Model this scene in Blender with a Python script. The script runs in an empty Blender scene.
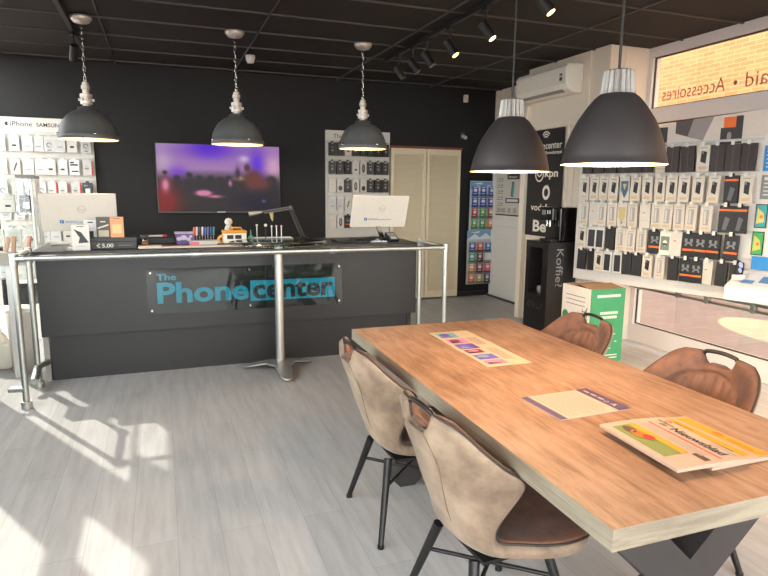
import bpy, bmesh, math, random
from mathutils import Vector, Matrix
random.seed(7)
SC = bpy.context.scene
COL = SC.collection
V = Vector
PI = math.pi

# ------------------------------------------------------------------ materials
def lin(c):
    def f(x):
        x /= 255.0
        return x/12.92 if x <= .04045 else ((x+.055)/1.055)**2.4
    return (f(c[0]), f(c[1]), f(c[2]), 1.0)
MC = {}
def nt(name):
    m = bpy.data.materials.new(name); m.use_nodes = True
    t = m.node_tree; b = t.nodes['Principled BSDF']
    return m, t, b
def mat(rgb, rough=.5, metal=0., var=.06, scale=30., bump=0., spec=.5, coat=0.):
    """sRGB colour with a faint procedural variation"""
    key = (tuple(rgb), rough, metal, var, scale, bump, spec, coat)
    if key in MC: return MC[key]
    m, t, b = nt('surface_%d' % len(MC))
    c = lin(rgb)
    tc = t.nodes.new('ShaderNodeTexCoord')
    n = t.nodes.new('ShaderNodeTexNoise'); n.inputs['Scale'].default_value = scale; n.inputs['Detail'].default_value = 4
    t.links.new(tc.outputs['Object'], n.inputs['Vector'])
    mx = t.nodes.new('ShaderNodeMix'); mx.data_type = 'RGBA'
    mx.inputs[6].default_value = tuple(max(0, x*(1-var)) for x in c[:3])+(1,)
    mx.inputs[7].default_value = tuple(min(1, x*(1+var)) for x in c[:3])+(1,)
    t.links.new(n.outputs['Fac'], mx.inputs[0]); t.links.new(mx.outputs[2], b.inputs['Base Color'])
    b.inputs['Roughness'].default_value = rough; b.inputs['Metallic'].default_value = metal
    b.inputs['Specular IOR Level'].default_value = spec; b.inputs['Coat Weight'].default_value = coat
    if bump:
        bp = t.nodes.new('ShaderNodeBump'); bp.inputs['Strength'].default_value = bump; bp.inputs['Distance'].default_value = .003
        t.links.new(n.outputs['Fac'], bp.inputs['Height']); t.links.new(bp.outputs['Normal'], b.inputs['Normal'])
    MC[key] = m; return m
def emis(rgb, s):
    m, t, b = nt('glow')
    b.inputs['Base Color'].default_value = (0, 0, 0, 1)
    b.inputs['Emission Color'].default_value = lin(rgb); b.inputs['Emission Strength'].default_value = s
    return m
def glass(tint=(250, 252, 250), refl=.08, rough=.0):
    key = ('glass', tint, refl, rough)
    if key in MC: return MC[key]
    m = bpy.data.materials.new('clear_glass'); m.use_nodes = True; t = m.node_tree; t.nodes.clear()
    o = t.nodes.new('ShaderNodeOutputMaterial'); a = t.nodes.new('ShaderNodeBsdfTransparent'); g = t.nodes.new('ShaderNodeBsdfGlossy')
    a.inputs['Color'].default_value = lin(tint); g.inputs['Roughness'].default_value = rough
    f = t.nodes.new('ShaderNodeFresnel'); f.inputs['IOR'].default_value = 1.3
    ad = t.nodes.new('ShaderNodeMath'); ad.operation = 'ADD'; ad.inputs[1].default_value = refl; ad.use_clamp = True
    mx = t.nodes.new('ShaderNodeMixShader')
    ge = t.nodes.new('ShaderNodeNewGeometry'); mu = t.nodes.new('ShaderNodeMath'); mu.operation = 'SUBTRACT'; mu.inputs[0].default_value = 1   # only the outer faces reflect
    t.links.new(ge.outputs['Backfacing'], mu.inputs[1]); mm = t.nodes.new('ShaderNodeMath'); mm.operation = 'MULTIPLY'
    t.links.new(f.outputs[0], ad.inputs[0]); t.links.new(ad.outputs[0], mm.inputs[0]); t.links.new(mu.outputs[0], mm.inputs[1]); t.links.new(mm.outputs[0], mx.inputs[0])
    t.links.new(a.outputs[0], mx.inputs[1]); t.links.new(g.outputs[0], mx.inputs[2]); t.links.new(mx.outputs[0], o.inputs[0])
    MC[key] = m; return m
def ramp(t, pts):
    r = t.nodes.new('ShaderNodeValToRGB'); e = r.color_ramp.elements
    while len(e) < len(pts): e.new(.5)
    for k, (p, c) in enumerate(pts):
        e[k].position = p; e[k].color = lin(c)
    return r
def wood_mat(cols, along, rough=.45, stretch=14):
    m, t, b = nt('wood_grain')
    tc = t.nodes.new('ShaderNodeTexCoord'); mp = t.nodes.new('ShaderNodeMapping')
    s = [stretch]*3; s[along] = 1.0
    mp.inputs['Scale'].default_value = s
    n1 = t.nodes.new('ShaderNodeTexNoise'); n1.inputs['Scale'].default_value = 5.0; n1.inputs['Detail'].default_value = 9; n1.inputs['Roughness'].default_value = .68
    n1.inputs['Distortion'].default_value = .6
    n2 = t.nodes.new('ShaderNodeTexNoise'); n2.inputs['Scale'].default_value = 3.2; n2.inputs['Detail'].default_value = 5
    t.links.new(tc.outputs['Object'], mp.inputs['Vector']); t.links.new(mp.outputs[0], n1.inputs['Vector']); t.links.new(tc.outputs['Object'], n2.inputs['Vector'])
    ma = t.nodes.new('ShaderNodeMath'); ma.operation = 'MULTIPLY_ADD'; ma.inputs[1].default_value = .62
    mb = t.nodes.new('ShaderNodeMath'); mb.operation = 'MULTIPLY'; mb.inputs[1].default_value = .38
    t.links.new(n2.outputs['Fac'], mb.inputs[0]); t.links.new(n1.outputs['Fac'], ma.inputs[0]); t.links.new(mb.outputs[0], ma.inputs[2])
    r = ramp(t, [(.32, cols[0]), (.46, cols[1]), (.54, cols[2]), (.68, cols[3])])
    t.links.new(ma.outputs[0], r.inputs[0]); t.links.new(r.outputs[0], b.inputs['Base Color'])
    b.inputs['Roughness'].default_value = rough
    bp = t.nodes.new('ShaderNodeBump'); bp.inputs['Strength'].default_value = .12; bp.inputs['Distance'].default_value = .002
    t.links.new(n1.outputs['Fac'], bp.inputs['Height']); t.links.new(bp.outputs[0], b.inputs['Normal'])
    return m
def floor_mat():
    m, t, b = nt('grey_laminate')
    tc = t.nodes.new('ShaderNodeTexCoord'); sp = t.nodes.new('ShaderNodeSeparateXYZ'); cb = t.nodes.new('ShaderNodeCombineXYZ')
    t.links.new(tc.outputs['Object'], sp.inputs[0]); t.links.new(sp.outputs['Y'], cb.inputs['X']); t.links.new(sp.outputs['X'], cb.inputs['Y'])
    br = t.nodes.new('ShaderNodeTexBrick'); br.inputs['Scale'].default_value = 1
    br.inputs['Brick Width'].default_value = 1.3; br.inputs['Row Height'].default_value = .19; br.inputs['Mortar Size'].default_value = .0012
    br.inputs['Color1'].default_value = lin((186, 184, 184)); br.inputs['Color2'].default_value = lin((196, 194, 194)); br.inputs['Mortar'].default_value = lin((160, 158, 158))
    br.offset = .37
    t.links.new(cb.outputs[0], br.inputs['Vector'])
    mp = t.nodes.new('ShaderNodeMapping'); mp.inputs['Scale'].default_value = (1, 9, 1)
    t.links.new(cb.outputs[0], mp.inputs[0])
    n = t.nodes.new('ShaderNodeTexNoise'); n.inputs['Scale'].default_value = 2.2; n.inputs['Detail'].default_value = 8; n.inputs['Roughness'].default_value = .6
    t.links.new(mp.outputs[0], n.inputs['Vector'])
    r = ramp(t, [(.3, (222, 221, 221)), (.5, (243, 243, 243)), (.62, (255, 255, 255))])
    t.links.new(n.outputs['Fac'], r.inputs[0])
    mx = t.nodes.new('ShaderNodeMix'); mx.data_type = 'RGBA'; mx.blend_type = 'MULTIPLY'; mx.inputs[0].default_value = .8
    t.links.new(br.outputs['Color'], mx.inputs[6]); t.links.new(r.outputs[0], mx.inputs[7]); t.links.new(mx.outputs[2], b.inputs['Base Color'])
    b.inputs['Roughness'].default_value = .38; b.inputs['Specular IOR Level'].default_value = .4
    return m
def brick_mat():
    m, t, b = nt('street_brick')
    tc = t.nodes.new('ShaderNodeTexCoord'); sp = t.nodes.new('ShaderNodeSeparateXYZ'); cb = t.nodes.new('ShaderNodeCombineXYZ')
    t.links.new(tc.outputs['Object'], sp.inputs[0]); t.links.new(sp.outputs['Y'], cb.inputs['X']); t.links.new(sp.outputs['Z'], cb.inputs['Y'])
    br = t.nodes.new('ShaderNodeTexBrick'); br.inputs['Scale'].default_value = 1
    br.inputs['Brick Width'].default_value = .23; br.inputs['Row Height'].default_value = .0667; br.inputs['Mortar Size'].default_value = .006
    br.inputs['Color1'].default_value = lin((206, 150, 100)); br.inputs['Color2'].default_value = lin((220, 168, 114)); br.inputs['Mortar'].default_value = lin((222, 190, 142))
    t.links.new(cb.outputs[0], br.inputs['Vector']); t.links.new(br.outputs['Color'], b.inputs['Base Color']); b.inputs['Roughness'].default_value = .9
    return m
def paver_mat():
    m, t, b = nt('street_pavers')
    tc = t.nodes.new('ShaderNodeTexCoord')
    br = t.nodes.new('ShaderNodeTexBrick'); br.inputs['Scale'].default_value = 1
    br.inputs['Brick Width'].default_value = .21; br.inputs['Row Height'].default_value = .105; br.inputs['Mortar Size'].default_value = .005
    br.inputs['Color1'].default_value = lin((156, 138, 134)); br.inputs['Color2'].default_value = lin((166, 150, 145)); br.inputs['Mortar'].default_value = lin((140, 126, 122))
    t.links.new(tc.outputs['Object'], br.inputs['Vector']); t.links.new(br.outputs['Color'], b.inputs['Base Color']); b.inputs['Roughness'].default_value = .85
    return m
def suede(c0, c1, c2, scale=7):
    m, t, b = nt('suede_leather')
    tc = t.nodes.new('ShaderNodeTexCoord')
    n = t.nodes.new('ShaderNodeTexNoise'); n.inputs['Scale'].default_value = scale; n.inputs['Detail'].default_value = 8; n.inputs['Roughness'].default_value = .62
    t.links.new(tc.outputs['Object'], n.inputs['Vector'])
    r = ramp(t, [(.33, c0), (.5, c1), (.66, c2)])
    t.links.new(n.outputs['Fac'], r.inputs[0]); t.links.new(r.outputs[0], b.inputs['Base Color'])
    b.inputs['Roughness'].default_value = .62; b.inputs['Sheen Weight'].default_value = .15
    return m

WHITE = mat((216, 212, 205), .5); PAPER = mat((232, 226, 214), .75); OFFW = mat((214, 206, 192), .55)
BLACK = mat((26, 25, 26), .5); SOFTBLACK = mat((34, 33, 34), .38); GLOSSBLK = mat((14, 13, 14), .12)
STEEL = mat((205, 204, 200), .4, .9, .03); GALV = mat((186, 190, 187), .46, 1., .12, 60); CHROME = mat((215, 213, 208), .12, 1., .02)
DGREY = mat((72, 72, 74), .5); MGREY = mat((128, 128, 130), .5); LGREY = mat((188, 188, 188), .5)
CYAN = mat((0, 188, 232), .4, 0, .02); ORANGE = mat((236, 110, 38), .5); BROWN = mat((150, 118, 90), .8)
WALLBLK = mat((30, 29, 30), .62, 0, .10, 6, .0, .3)
WALLWHT = mat((226, 213, 196), .6, 0, .03, 5)
GLASS = glass(); CLEARPL = glass((240, 244, 242), .10, .05)
RED = mat((205, 52, 48), .5); PURPLE = mat((92, 72, 150), .5); YELLOW = mat((220, 152, 44), .6); GREEN = mat((70, 158, 106), .5)
BLUE = mat((44, 130, 196), .45); TEAL = mat((60, 150, 150), .45); PINK = mat((226, 130, 150), .5); DBLUE = mat((44, 62, 116), .5)
INK = mat((40, 38, 40), .7); TEXTGR = mat((150, 145, 140), .7)
EMWARM = emis((255, 205, 130), 14.0)

# ------------------------------------------------------------------ mesh building
_tc = {}
def text_geo(body, bold=0.0):
    k = (body, bold)
    if k in _tc: return _tc[k]
    cu = bpy.data.curves.new('t', 'FONT'); cu.body = body; cu.size = 1.0; cu.offset = bold; cu.resolution_u = 3
    o = bpy.data.objects.new('t', cu); COL.objects.link(o)
    dg = bpy.context.evaluated_depsgraph_get(); me = bpy.data.meshes.new_from_object(o.evaluated_get(dg))
    vs = [(v.co.x, v.co.y) for v in me.vertices]; fs = [list(p.vertices) for p in me.polygons]
    bpy.data.objects.remove(o); bpy.data.curves.remove(cu); bpy.data.meshes.remove(me)
    x0 = min(v[0] for v in vs); x1 = max(v[0] for v in vs)
    _tc[k] = (vs, fs, x0, x1); return _tc[k]
class MB:
    def __init__(s): s.v = []; s.f = []; s.m = []; s.M = Matrix.Identity(4); s.sm = []
    def add(s, vs, fs, m=0, smooth=False):
        n = len(s.v); s.v += [s.M @ V(p) for p in vs]
        for f in fs: s.f.append([i+n for i in f]); s.m.append(m); s.sm.append(smooth)
        return s
    def box(s, a, b, m=0):
        x0, y0, z0 = a; x1, y1, z1 = b
        return s.add([(x0,y0,z0),(x1,y0,z0),(x1,y1,z0),(x0,y1,z0),(x0,y0,z1),(x1,y0,z1),(x1,y1,z1),(x0,y1,z1)],
              [(3,2,1,0),(4,5,6,7),(0,1,5,4),(1,2,6,5),(2,3,7,6),(3,0,4,7)], m)
    def bar(s, p, q, w, h, m=0, up=(0,0,1)):
        """box section bar from p to q"""
        p = V(p); q = V(q); d = (q-p).normalized(); u = V(up); sx = d.cross(u).normalized(); u = sx.cross(d)
        vs = []
        for e in (p, q):
            for a, b in ((-1,-1),(1,-1),(1,1),(-1,1)): vs.append(e+sx*(a*w/2)+u*(b*h/2))
        return s.add(vs, [(3,2,1,0),(4,5,6,7),(0,1,5,4),(1,2,6,5),(2,3,7,6),(3,0,4,7)], m)
    def tube(s, pts, r, n=10, m=0, closed=False, cap=True):
        pts = [V(p) for p in pts]; k = len(pts); rs = r if isinstance(r, (list, tuple)) else [r]*k
        vs = []; u = None
        for i, p in enumerate(pts):
            a = pts[(i-1) % k] if (closed or i > 0) else p; b = pts[(i+1) % k] if (closed or i < k-1) else p
            d = (b-a).normalized()
            if u is None: u = d.orthogonal().normalized()
            else:
                u = u - d*u.dot(d)
                u = u.normalized() if u.length > 1e-6 else d.orthogonal().normalized()
            w = d.cross(u)
            for j in range(n):
                t = 2*PI*j/n; vs.append(p+(u*math.cos(t)+w*math.sin(t))*rs[i])
        fs = []
        for i in range(k if closed else k-1):
            for j in range(n):
                a = i*n+j; b = i*n+(j+1) % n; c = ((i+1) % k)*n+(j+1) % n; d = ((i+1) % k)*n+j
                fs.append((a, b, c, d))
        s.add(vs, fs, m, True)
        if cap and not closed:
            s.add(vs[:n], [tuple(reversed(range(n)))], m); s.add(vs[-n:], [tuple(range(n))], m)
        return s
    def lathe(s, prof, n=28, c=(0,0,0), m=0, sm=True):
        vs = []; fs = []
        for r, z in prof:
            for j in range(n):
                t = 2*PI*j/n; vs.append((c[0]+r*math.cos(t), c[1]+r*math.sin(t), c[2]+z))
        for i in range(len(prof)-1):
            for j in range(n):
                fs.append((i*n+j, i*n+(j+1) % n, (i+1)*n+(j+1) % n, (i+1)*n+j))
        return s.add(vs, fs, m, sm)
    def ball(s, c, r, n=14, m=0, sz=1.):
        return s.lathe([(max(1e-4, r*math.sin(PI*i/10)), -r*sz*math.cos(PI*i/10)) for i in range(11)], n, c, m)
    def grid(s, fn, nu, nv, m=0, smooth=True):
        vs = [fn(i/nu, j/nv) for j in range(nv+1) for i in range(nu+1)]
        fs = [(j*(nu+1)+i, j*(nu+1)+i+1, (j+1)*(nu+1)+i+1, (j+1)*(nu+1)+i) for j in range(nv) for i in range(nu)]
        return s.add(vs, fs, m, smooth)
    # flat prints on a frame: origin O, right R, up U
    def frame(s, O, R, U): s.O = V(O); s.R = V(R).normalized(); s.U = V(U).normalized(); s.N = s.R.cross(s.U); s.k = 1; return s
    def pt(s, x, y, l): return s.O+s.R*x+s.U*y+s.N*(.0007*l)
    def rect(s, x0, y0, x1, y1, m=0, l=1):
        return s.add([s.pt(x0,y0,l), s.pt(x1,y0,l), s.pt(x1,y1,l), s.pt(x0,y1,l)], [(0,1,2,3)], m)
    def poly(s, ps, m=0, l=1): return s.add([s.pt(x,y,l) for x,y in ps], [tuple(range(len(ps)))], m)
    def ell(s, x, y, rx, ry, m=0, l=1, n=20):
        return s.poly([(x+rx*math.cos(2*PI*i/n), y+ry*math.sin(2*PI*i/n)) for i in range(n)], m, l)
    def arc(s, x, y, r0, r1, a0, a1, m=0, l=1, n=16, sy=1.):
        for i in range(n):
            t = a0+(a1-a0)*i/n; u = a0+(a1-a0)*(i+1)/n
            s.poly([(x+r0*math.cos(t), y+r0*sy*math.sin(t)), (x+r1*math.cos(t), y+r1*sy*math.sin(t)), (x+r1*math.cos(u), y+r1*sy*math.sin(u)), (x+r0*math.cos(u), y+r0*sy*math.sin(u))], m, l)
        return s
    def text(s, body, x, y, h, m=0, w=None, bold=0., l=2):
        """cap height h, optional width w"""
        vs, fs, x0, x1 = text_geo(body, bold); sy = h/.69; sx = sy if w is None else w/(x1-x0)
        return s.add([s.pt(x+(a-x0)*sx, y+b*sy, l) for a, b in vs], fs, m)
    def build(s, name, mats, parent=None, bevel=0, sub=0, weld=False, label=None):
        if not isinstance(mats, (list, tuple)): mats = [mats]
        me = bpy.data.meshes.new(name); me.from_pydata([tuple(p) for p in s.v], [], s.f)
        for mm in mats: me.materials.append(mm)
        for p, mi, sm in zip(me.polygons, s.m, s.sm): p.material_index = mi; p.use_smooth = sm
        if weld:
            bm = bmesh.new(); bm.from_mesh(me); bmesh.ops.remove_doubles(bm, verts=bm.verts, dist=1e-5)
            bmesh.ops.recalc_face_normals(bm, faces=bm.faces); bm.to_mesh(me); bm.free()
        me.update()
        o = bpy.data.objects.new(name, me); COL.objects.link(o)
        if parent: o.parent = parent
        if bevel:
            b = o.modifiers.new('bevel', 'BEVEL'); b.width = bevel; b.segments = 2; b.limit_method = 'ANGLE'; b.angle_limit = .9
        if sub:
            b = o.modifiers.new('sub', 'SUBSURF'); b.levels = sub; b.render_levels = sub
        if label: o['label'] = label
        return o
def tag(o, label, cat, group=None):
    o['label'] = label; o['category'] = cat
    if group: o['group'] = group
    return o
def thing(name, label, cat, loc=(0,0,0), rz=0., group=None):
    o = bpy.data.objects.new(name, None); COL.objects.link(o); o.location = loc; o.rotation_euler = (0, 0, rz); o.empty_display_size = .1
    return tag(o, label, cat, group)
def structure(o): o['kind'] = 'structure'; return o
def box(a, b, m=0): return MB().box(a, b, m)
def copy_tree(o, loc, rz=None, label=None):
    r = o.copy(); COL.objects.link(r); r.location = loc
    if rz is not None: r.rotation_euler = (0, 0, rz)
    if label: r['label'] = label
    for ch in list(o.children):
        c = ch.copy(); COL.objects.link(c); c.parent = r
        for g in list(ch.children):
            d = g.copy(); COL.objects.link(d); d.parent = c
    return r
ORD = ['first','second','third','fourth','fifth','sixth','seventh','eighth','ninth','tenth','eleventh','twelfth','thirteenth','fourteenth','fifteenth','sixteenth']

# ------------------------------------------------------------------ room
XL, XR, YF, YB, H = -1.70, 4.6, -1.7, 7.75, 2.93
structure(box((XL-.15, YF-.15, -.06), (XR+.15, YB+.15, 0)).build('floor', floor_mat()))
cm = MB(); cm.box((XL-.15, YF-.15, H+.012), (XR+.15, YB+.15, H+.10))
tx = [-1.71, -.41, .90, 2.20, 3.52]; ty = [YF + .0]
y = 7.60
ys = []
while y > YF: ys.append(y); y -= .62
for x in tx: cm.box((x-.006, YF-.1, H-.002), (x+.006, YB+.1, H+.012), 1)
for y in ys: cm.box((XL-.1, y-.006, H-.001), (XR+.1, y+.006, H+.012), 1)
structure(cm.build('ceiling', [mat((46, 42, 40), .75, 0, .15, 9, .1, .25), mat((74, 69, 66), .45, 0, .05)]))
structure(box((XL-.05, YF-.2, 3.05), (XR+.2, YB+.2, 6.8)).build('trim_1', mat((150, 128, 108), .8)))  # unseen upper storey, its height set to shade the street
structure(box((XL, YB, 0), (XR+.15, YB+.15, H+.02)).build('wall_back', WALLBLK))
# left wall, unseen: openings shaped to throw sun patches and light the floor
lw = MB()
def hole_wall(mb, span, zt, holes, put):
    """wall slab over span a..b and 0..zt with rectangular holes (a0,a1,z0,z1)"""
    cuts = sorted(set([span[0], span[1]]+[h[0] for h in holes]+[h[1] for h in holes]))
    for a, b in zip(cuts, cuts[1:]):
        hs = sorted([h for h in holes if h[0] <= a+1e-6 and h[1] >= b-1e-6], key=lambda h: h[2]); z = 0
        for h in hs:
            if h[2] > z+1e-6: put(mb, a, b, z, h[2])
            z = h[3]
        if zt > z+1e-6: put(mb, a, b, z, zt)
LH = [(5.80, 7.74, .02, 2.42), (6.22, 7.74, 2.4201, 2.92), (5.84, 6.10, 2.70, 2.92), (3.9, 4.79, .8, 1.93), (4.85, 5.28, 2.10, 2.60), (1.0, 3.4, 1.2, 2.85), (-1.5, .6, .9, 2.7)]
hole_wall(lw, (YF-.15, YB+.15), H+.1, LH, lambda m, a, b, c, d: m.box((XL-.03, a, c), (XL, b, d)))
structure(lw.build('wall_left', WALLBLK))
for k, (a, b, c, d) in enumerate(LH):
    w = box((XL-.022, a, c), (XL-.014, b, d)).build('window_%d' % (k+1), GLASS); structure(w)
# front wall (behind the viewer) with shop windows
fw = MB(); FH = [(-1.58, .2, .12, 2.7), (.32, 2.3, .12, 2.7), (2.42, 4.4, .12, 2.7)]
hole_wall(fw, (XL-.15, XR+.15), H+.1, FH, lambda m, a, b, c, d: m.box((a, YF-.12, c), (b, YF, d)))
structure(fw.build('wall_front', mat((205, 200, 195), .6)))
for k, (a, b, c, d) in enumerate(FH):
    structure(box((a, YF-.064, c), (b, YF-.056, d)).build('window_%d' % (k+8), GLASS))
# right wall : window frames
rw = MB(); RH = [(2.62, 4.85, 2.36, 2.85), (2.62, 4.85, .18, 2.22), (.3, 2.5, 2.37, 2.84), (.3, 2.5, .19, 2.22), (-1.5, .18, .19, 2.84)]
hole_wall(rw, (YF-.15, 4.92), H+.1, RH, lambda m, a, b, c, d: m.box((XR, a, c), (XR+.10, b, d)))
structure(rw.build('wall_right', mat((222, 214, 210), .4, 0, .02)))
gk = MB()
for k, (a, b, c, d) in enumerate(RH):
    w = structure(box((XR+.045, a, c), (XR+.053, b, d)).build('window_%d' % (k+11), GLASS))
    g = MB()
    for p, q in (((XR+.03, a, c), (XR+.045, b, c+.012)), ((XR+.03, a, d-.012), (XR+.045, b, d)), ((XR+.03, a, c), (XR+.045, a+.012, d)), ((XR+.03, b-.012, c), (XR+.045, b, d))): g.box(p, q)
    g.build('gasket', mat((60, 55, 55), .5), w)
    if k == 0:
        l = MB().frame((XR+.040, 2.95, 2.425), (0, 1, 0), (0, 0, 1))
        l.text('prepaid', 0.34, 0, .12, 0, .55); l.ell(.985, .05, .02, .02, 0, 2); l.text('Accessoires', 1.085, 0, .12, 0, .70)
        l.build('window_lettering', mat((196, 120, 104), .6), w)
# white partition wall with air conditioner and recessed white door
wp = MB(); wp.box((4.12, 4.90, 0), (XR+.15, 6.26, H+.012))
structure(wp.build('wall_partition', WALLWHT))
tr = MB()
tr.box((4.095, 4.86, 0), (4.12, 4.98, H)); tr.box((4.06, 6.17, 0), (4.12, 6.26, 2.52)); tr.box((4.10, 4.98, 2.24), (4.12, 6.2, 2.30)); tr.box((4.10, 5.33, 0), (4.12, 5.39, 2.24)); tr.box((4.10, 5.43, 0), (4.12, 5.47, 2.24)); tr.box((4.108, 5.16, 2.3), (4.12, 5.19, H))
tr.box((4.30, 4.885, 0), (4.33, 4.90, H))
structure(tr.build('trim_2', WALLWHT, bevel=.004))
structure(box((4.56, 6.26, 0), (XR+.15, YB, H+.012)).build('wall_recess', WALLWHT))
d1 = MB(); d1.box((4.53, 6.32, .02), (4.56, 7.70, 2.1))
d1 = structure(d1.build('door_1', WHITE))
dp = MB(); dp.box((4.515, 6.42, .15), (4.531, 7.58, 1.05)); dp.box((4.518, 6.42, 1.12), (4.531, 7.58, 1.16)); dp.build('door_panel', mat((216, 210, 202), .45), d1, bevel=.006)
structure(box((4.5, 6.26, 0), (4.54, 7.72, .025)).build('trim_3', mat((70, 66, 64), .5)))
structure(box((2.92, 7.728, 2.10), (4.04, 7.75, 2.135)).build('trim_4', mat((128, 66, 52), .6)))
bb = MB(); bb.box((XL, 7.735, 0), (2.9, 7.75, .07)); bb.box((4.02, 7.735, 0), (4.5, 7.75, .07))
structure(bb.build('baseboard_back', BLACK))
# outside
structure(box((-30, -25, -.12), (30, 30, -.07)).build('street_ground', paver_mat()))
structure(box((8.2, -12, -.07), (8.6, 20, 8)).build('street_wall', brick_mat()))
structure(box((.3, 7.95, -.07), (4.8, 22, 6.8)).build('street_building', mat((150, 128, 108), .8)))  # unseen neighbour building, added to keep sun off the street ground
ow = MB(); ow.box((8.12, 2.3, 1.0), (8.21, 4.6, 2.62)); structure(ow.build('street_trim', mat((226, 220, 222), .5)))

# ------------------------------------------------------------------ camera
cam = bpy.data.cameras.new('camera'); co = bpy.data.objects.new('camera', cam); COL.objects.link(co); SC.camera = co
cx, cy = 384., 288.; f = 596.524
def ray(u, v): return V((u-cx, -(v-cy), -f)).normalized()
dd = ray(160, 187); xx = ray(2010, 205); xx = (xx-dd*xx.dot(dd)).normalized(); zz = xx.cross(dd)
R = Matrix((xx, dd, zz))
co.matrix_world = Matrix.Translation((0, 0, 1.55)) @ R.to_4x4()
cam.sensor_width = 36; cam.lens = f/768*36; cam.clip_start = .05

# ------------------------------------------------------------------ counter
ct = thing('reception_counter', 'long matt black shop counter with glass sign on its front', 'counter', (0, 5.2, 0))
box((-.96, 0, 1.0), (2.30, .80, 1.05)).build('worktop', mat((48, 48, 50), .35), ct, bevel=.004)
PANELM = mat((33, 33, 35), .42, 0, .05, 4)
box((-.93, .02, .37), (2.27, .06, 1.0)).build('front_panel', PANELM, ct, bevel=.002)
box((-.88, .07, 0), (2.20, .10, .37)).build('plinth', mat((29, 29, 31), .45), ct)
box((-.93, .06, 0), (-.89, .78, 1.0)).build('end_panel', mat((150, 148, 142), .4), ct)
box((2.20, .06, 0), (2.24, .78, 1.0)).build('end_panel', PANELM, ct)
# the sign, its own plate on stand-offs
sg = thing('counter_sign', 'clear acrylic shop sign with cyan lettering on the counter front', 'sign', (0, 5.20, 0))
box((-.14, -.012, .51), (1.52, -.006, .885)).build('acrylic_plate', glass((225, 230, 228), .06, .03), sg)
st = MB()
for x in (-.11, .69, 1.49):
    for z in (.54, .855): st.tube([(x, -.02, z), (x, .021, z)], .009, 12)
st.build('standoff_pins', CHROME, sg)
SIGNDK = mat((40, 44, 48), .5)
s = MB().frame((0, .004, 0), (1, 0, 0), (0, 0, 1))
s.text('The', -.065, .79, .05, 0, .155, .025)
s.text('Phone', -.065, .60, .165, 0, .745, .03)
s.rect(.695, .575, 1.455, .755, 0, 1)
s.text('center', .715, .60, .165, 1, .72, .03, 3)
s.rect(.91, .515, .914, .84, 2, 1)
s.build('lettering', [CYAN, SIGNDK, LGREY], sg, label='cyan and dark lettering')

# steel tube rail in front of the counter
rl = thing('tube_railing', 'galvanised steel tube railing around the front of the black counter', 'railing', (0, 4.64, 0))
r = MB(); r.tube([(-.955, 0, 1.06), (2.29, 0, 1.06)], .021, 14); r.build('top_rail', GALV, rl)
for x, y in ((-.955, 0), (-.955, .48), (2.29, 0), (2.29, .55)):
    p = MB(); p.tube([(x, y, .03), (x, y, 1.06)], .021, 14); p.tube([(x, y, .0), (x, y, .05)], .036, 14)
    p.tube([(x, y, 1.02), (x, y, 1.092)], .028, 14); p.build('rail_post', GALV, rl)
for x, yy in ((-.955, .48), (2.29, .55)):
    r = MB(); r.tube([(x, 0, 1.06), (x, yy, 1.06)], .021, 14)
    for q in (0, yy): r.tube([(x, q+(.05 if q == 0 else -.05), 1.06), (x, q, 1.06)], .028, 14)
    r.build('return_rail', GALV, rl)
for x in (-.92, .22, 1.28, 2.25):
    c = MB(); c.tube([(x-.03, 0, 1.06), (x+.03, 0, 1.06)], .027, 14); c.build('coupling', GALV, rl)
c = MB(); c.tube([(1.28, 0, 1.06), (1.28, .56, 1.06)], .008, 8); c.build('tie_rod', GALV, rl)
for pa, pb, r_ in (((-.955, .48, .16), (-.955, .30, .10), .03), ((-.955, .48, .16), (-.90, .64, .16), .024), ((-.955, 0, .14), (-1.06, .02, .14), .022)):
    c = MB(); c.tube([pa, pb], r_, 12); c.build('low_brace', GALV, rl)

# bistro table with glass top
gt = thing('bar_table', 'slim bar table with round glass top and steel column before the counter', 'table', (.90, 4.95, 0))
t = MB(); t.lathe([(.0, 1.100), (.40, 1.100), (.405, 1.105), (.40, 1.110), (.0, 1.110)], 48); t.build('glass_top', glass((215, 226, 222), .16, .02), gt)
t = MB(); t.tube([(0, 0, .06), (0, 0, 1.085)], .036, 20); t.lathe([(.0, 1.085), (.1, 1.085), (.1, 1.10), (.0, 1.10)], 24); t.build('column', STEEL, gt)
def foot(u, v):
    a = u*2*PI; k = max(0, math.cos(1.5*(a+PI/2)))**6 if True else 0
    k = abs(math.cos(1.5*(a+PI/2)))**7
    rr = (.115+.225*k)*v; e = rr/.34
    return (rr*math.cos(a), rr*math.sin(a), .012+.085*(1-e)**1.0*(1-.0*e) if e < 1 else .012)
b = MB(); b.grid(foot, 96, 10); o = b.build('base_plate', STEEL, gt)
sd = o.modifiers.new('s', 'SOLIDIFY'); sd.thickness = .012; sd.offset = -1

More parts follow.
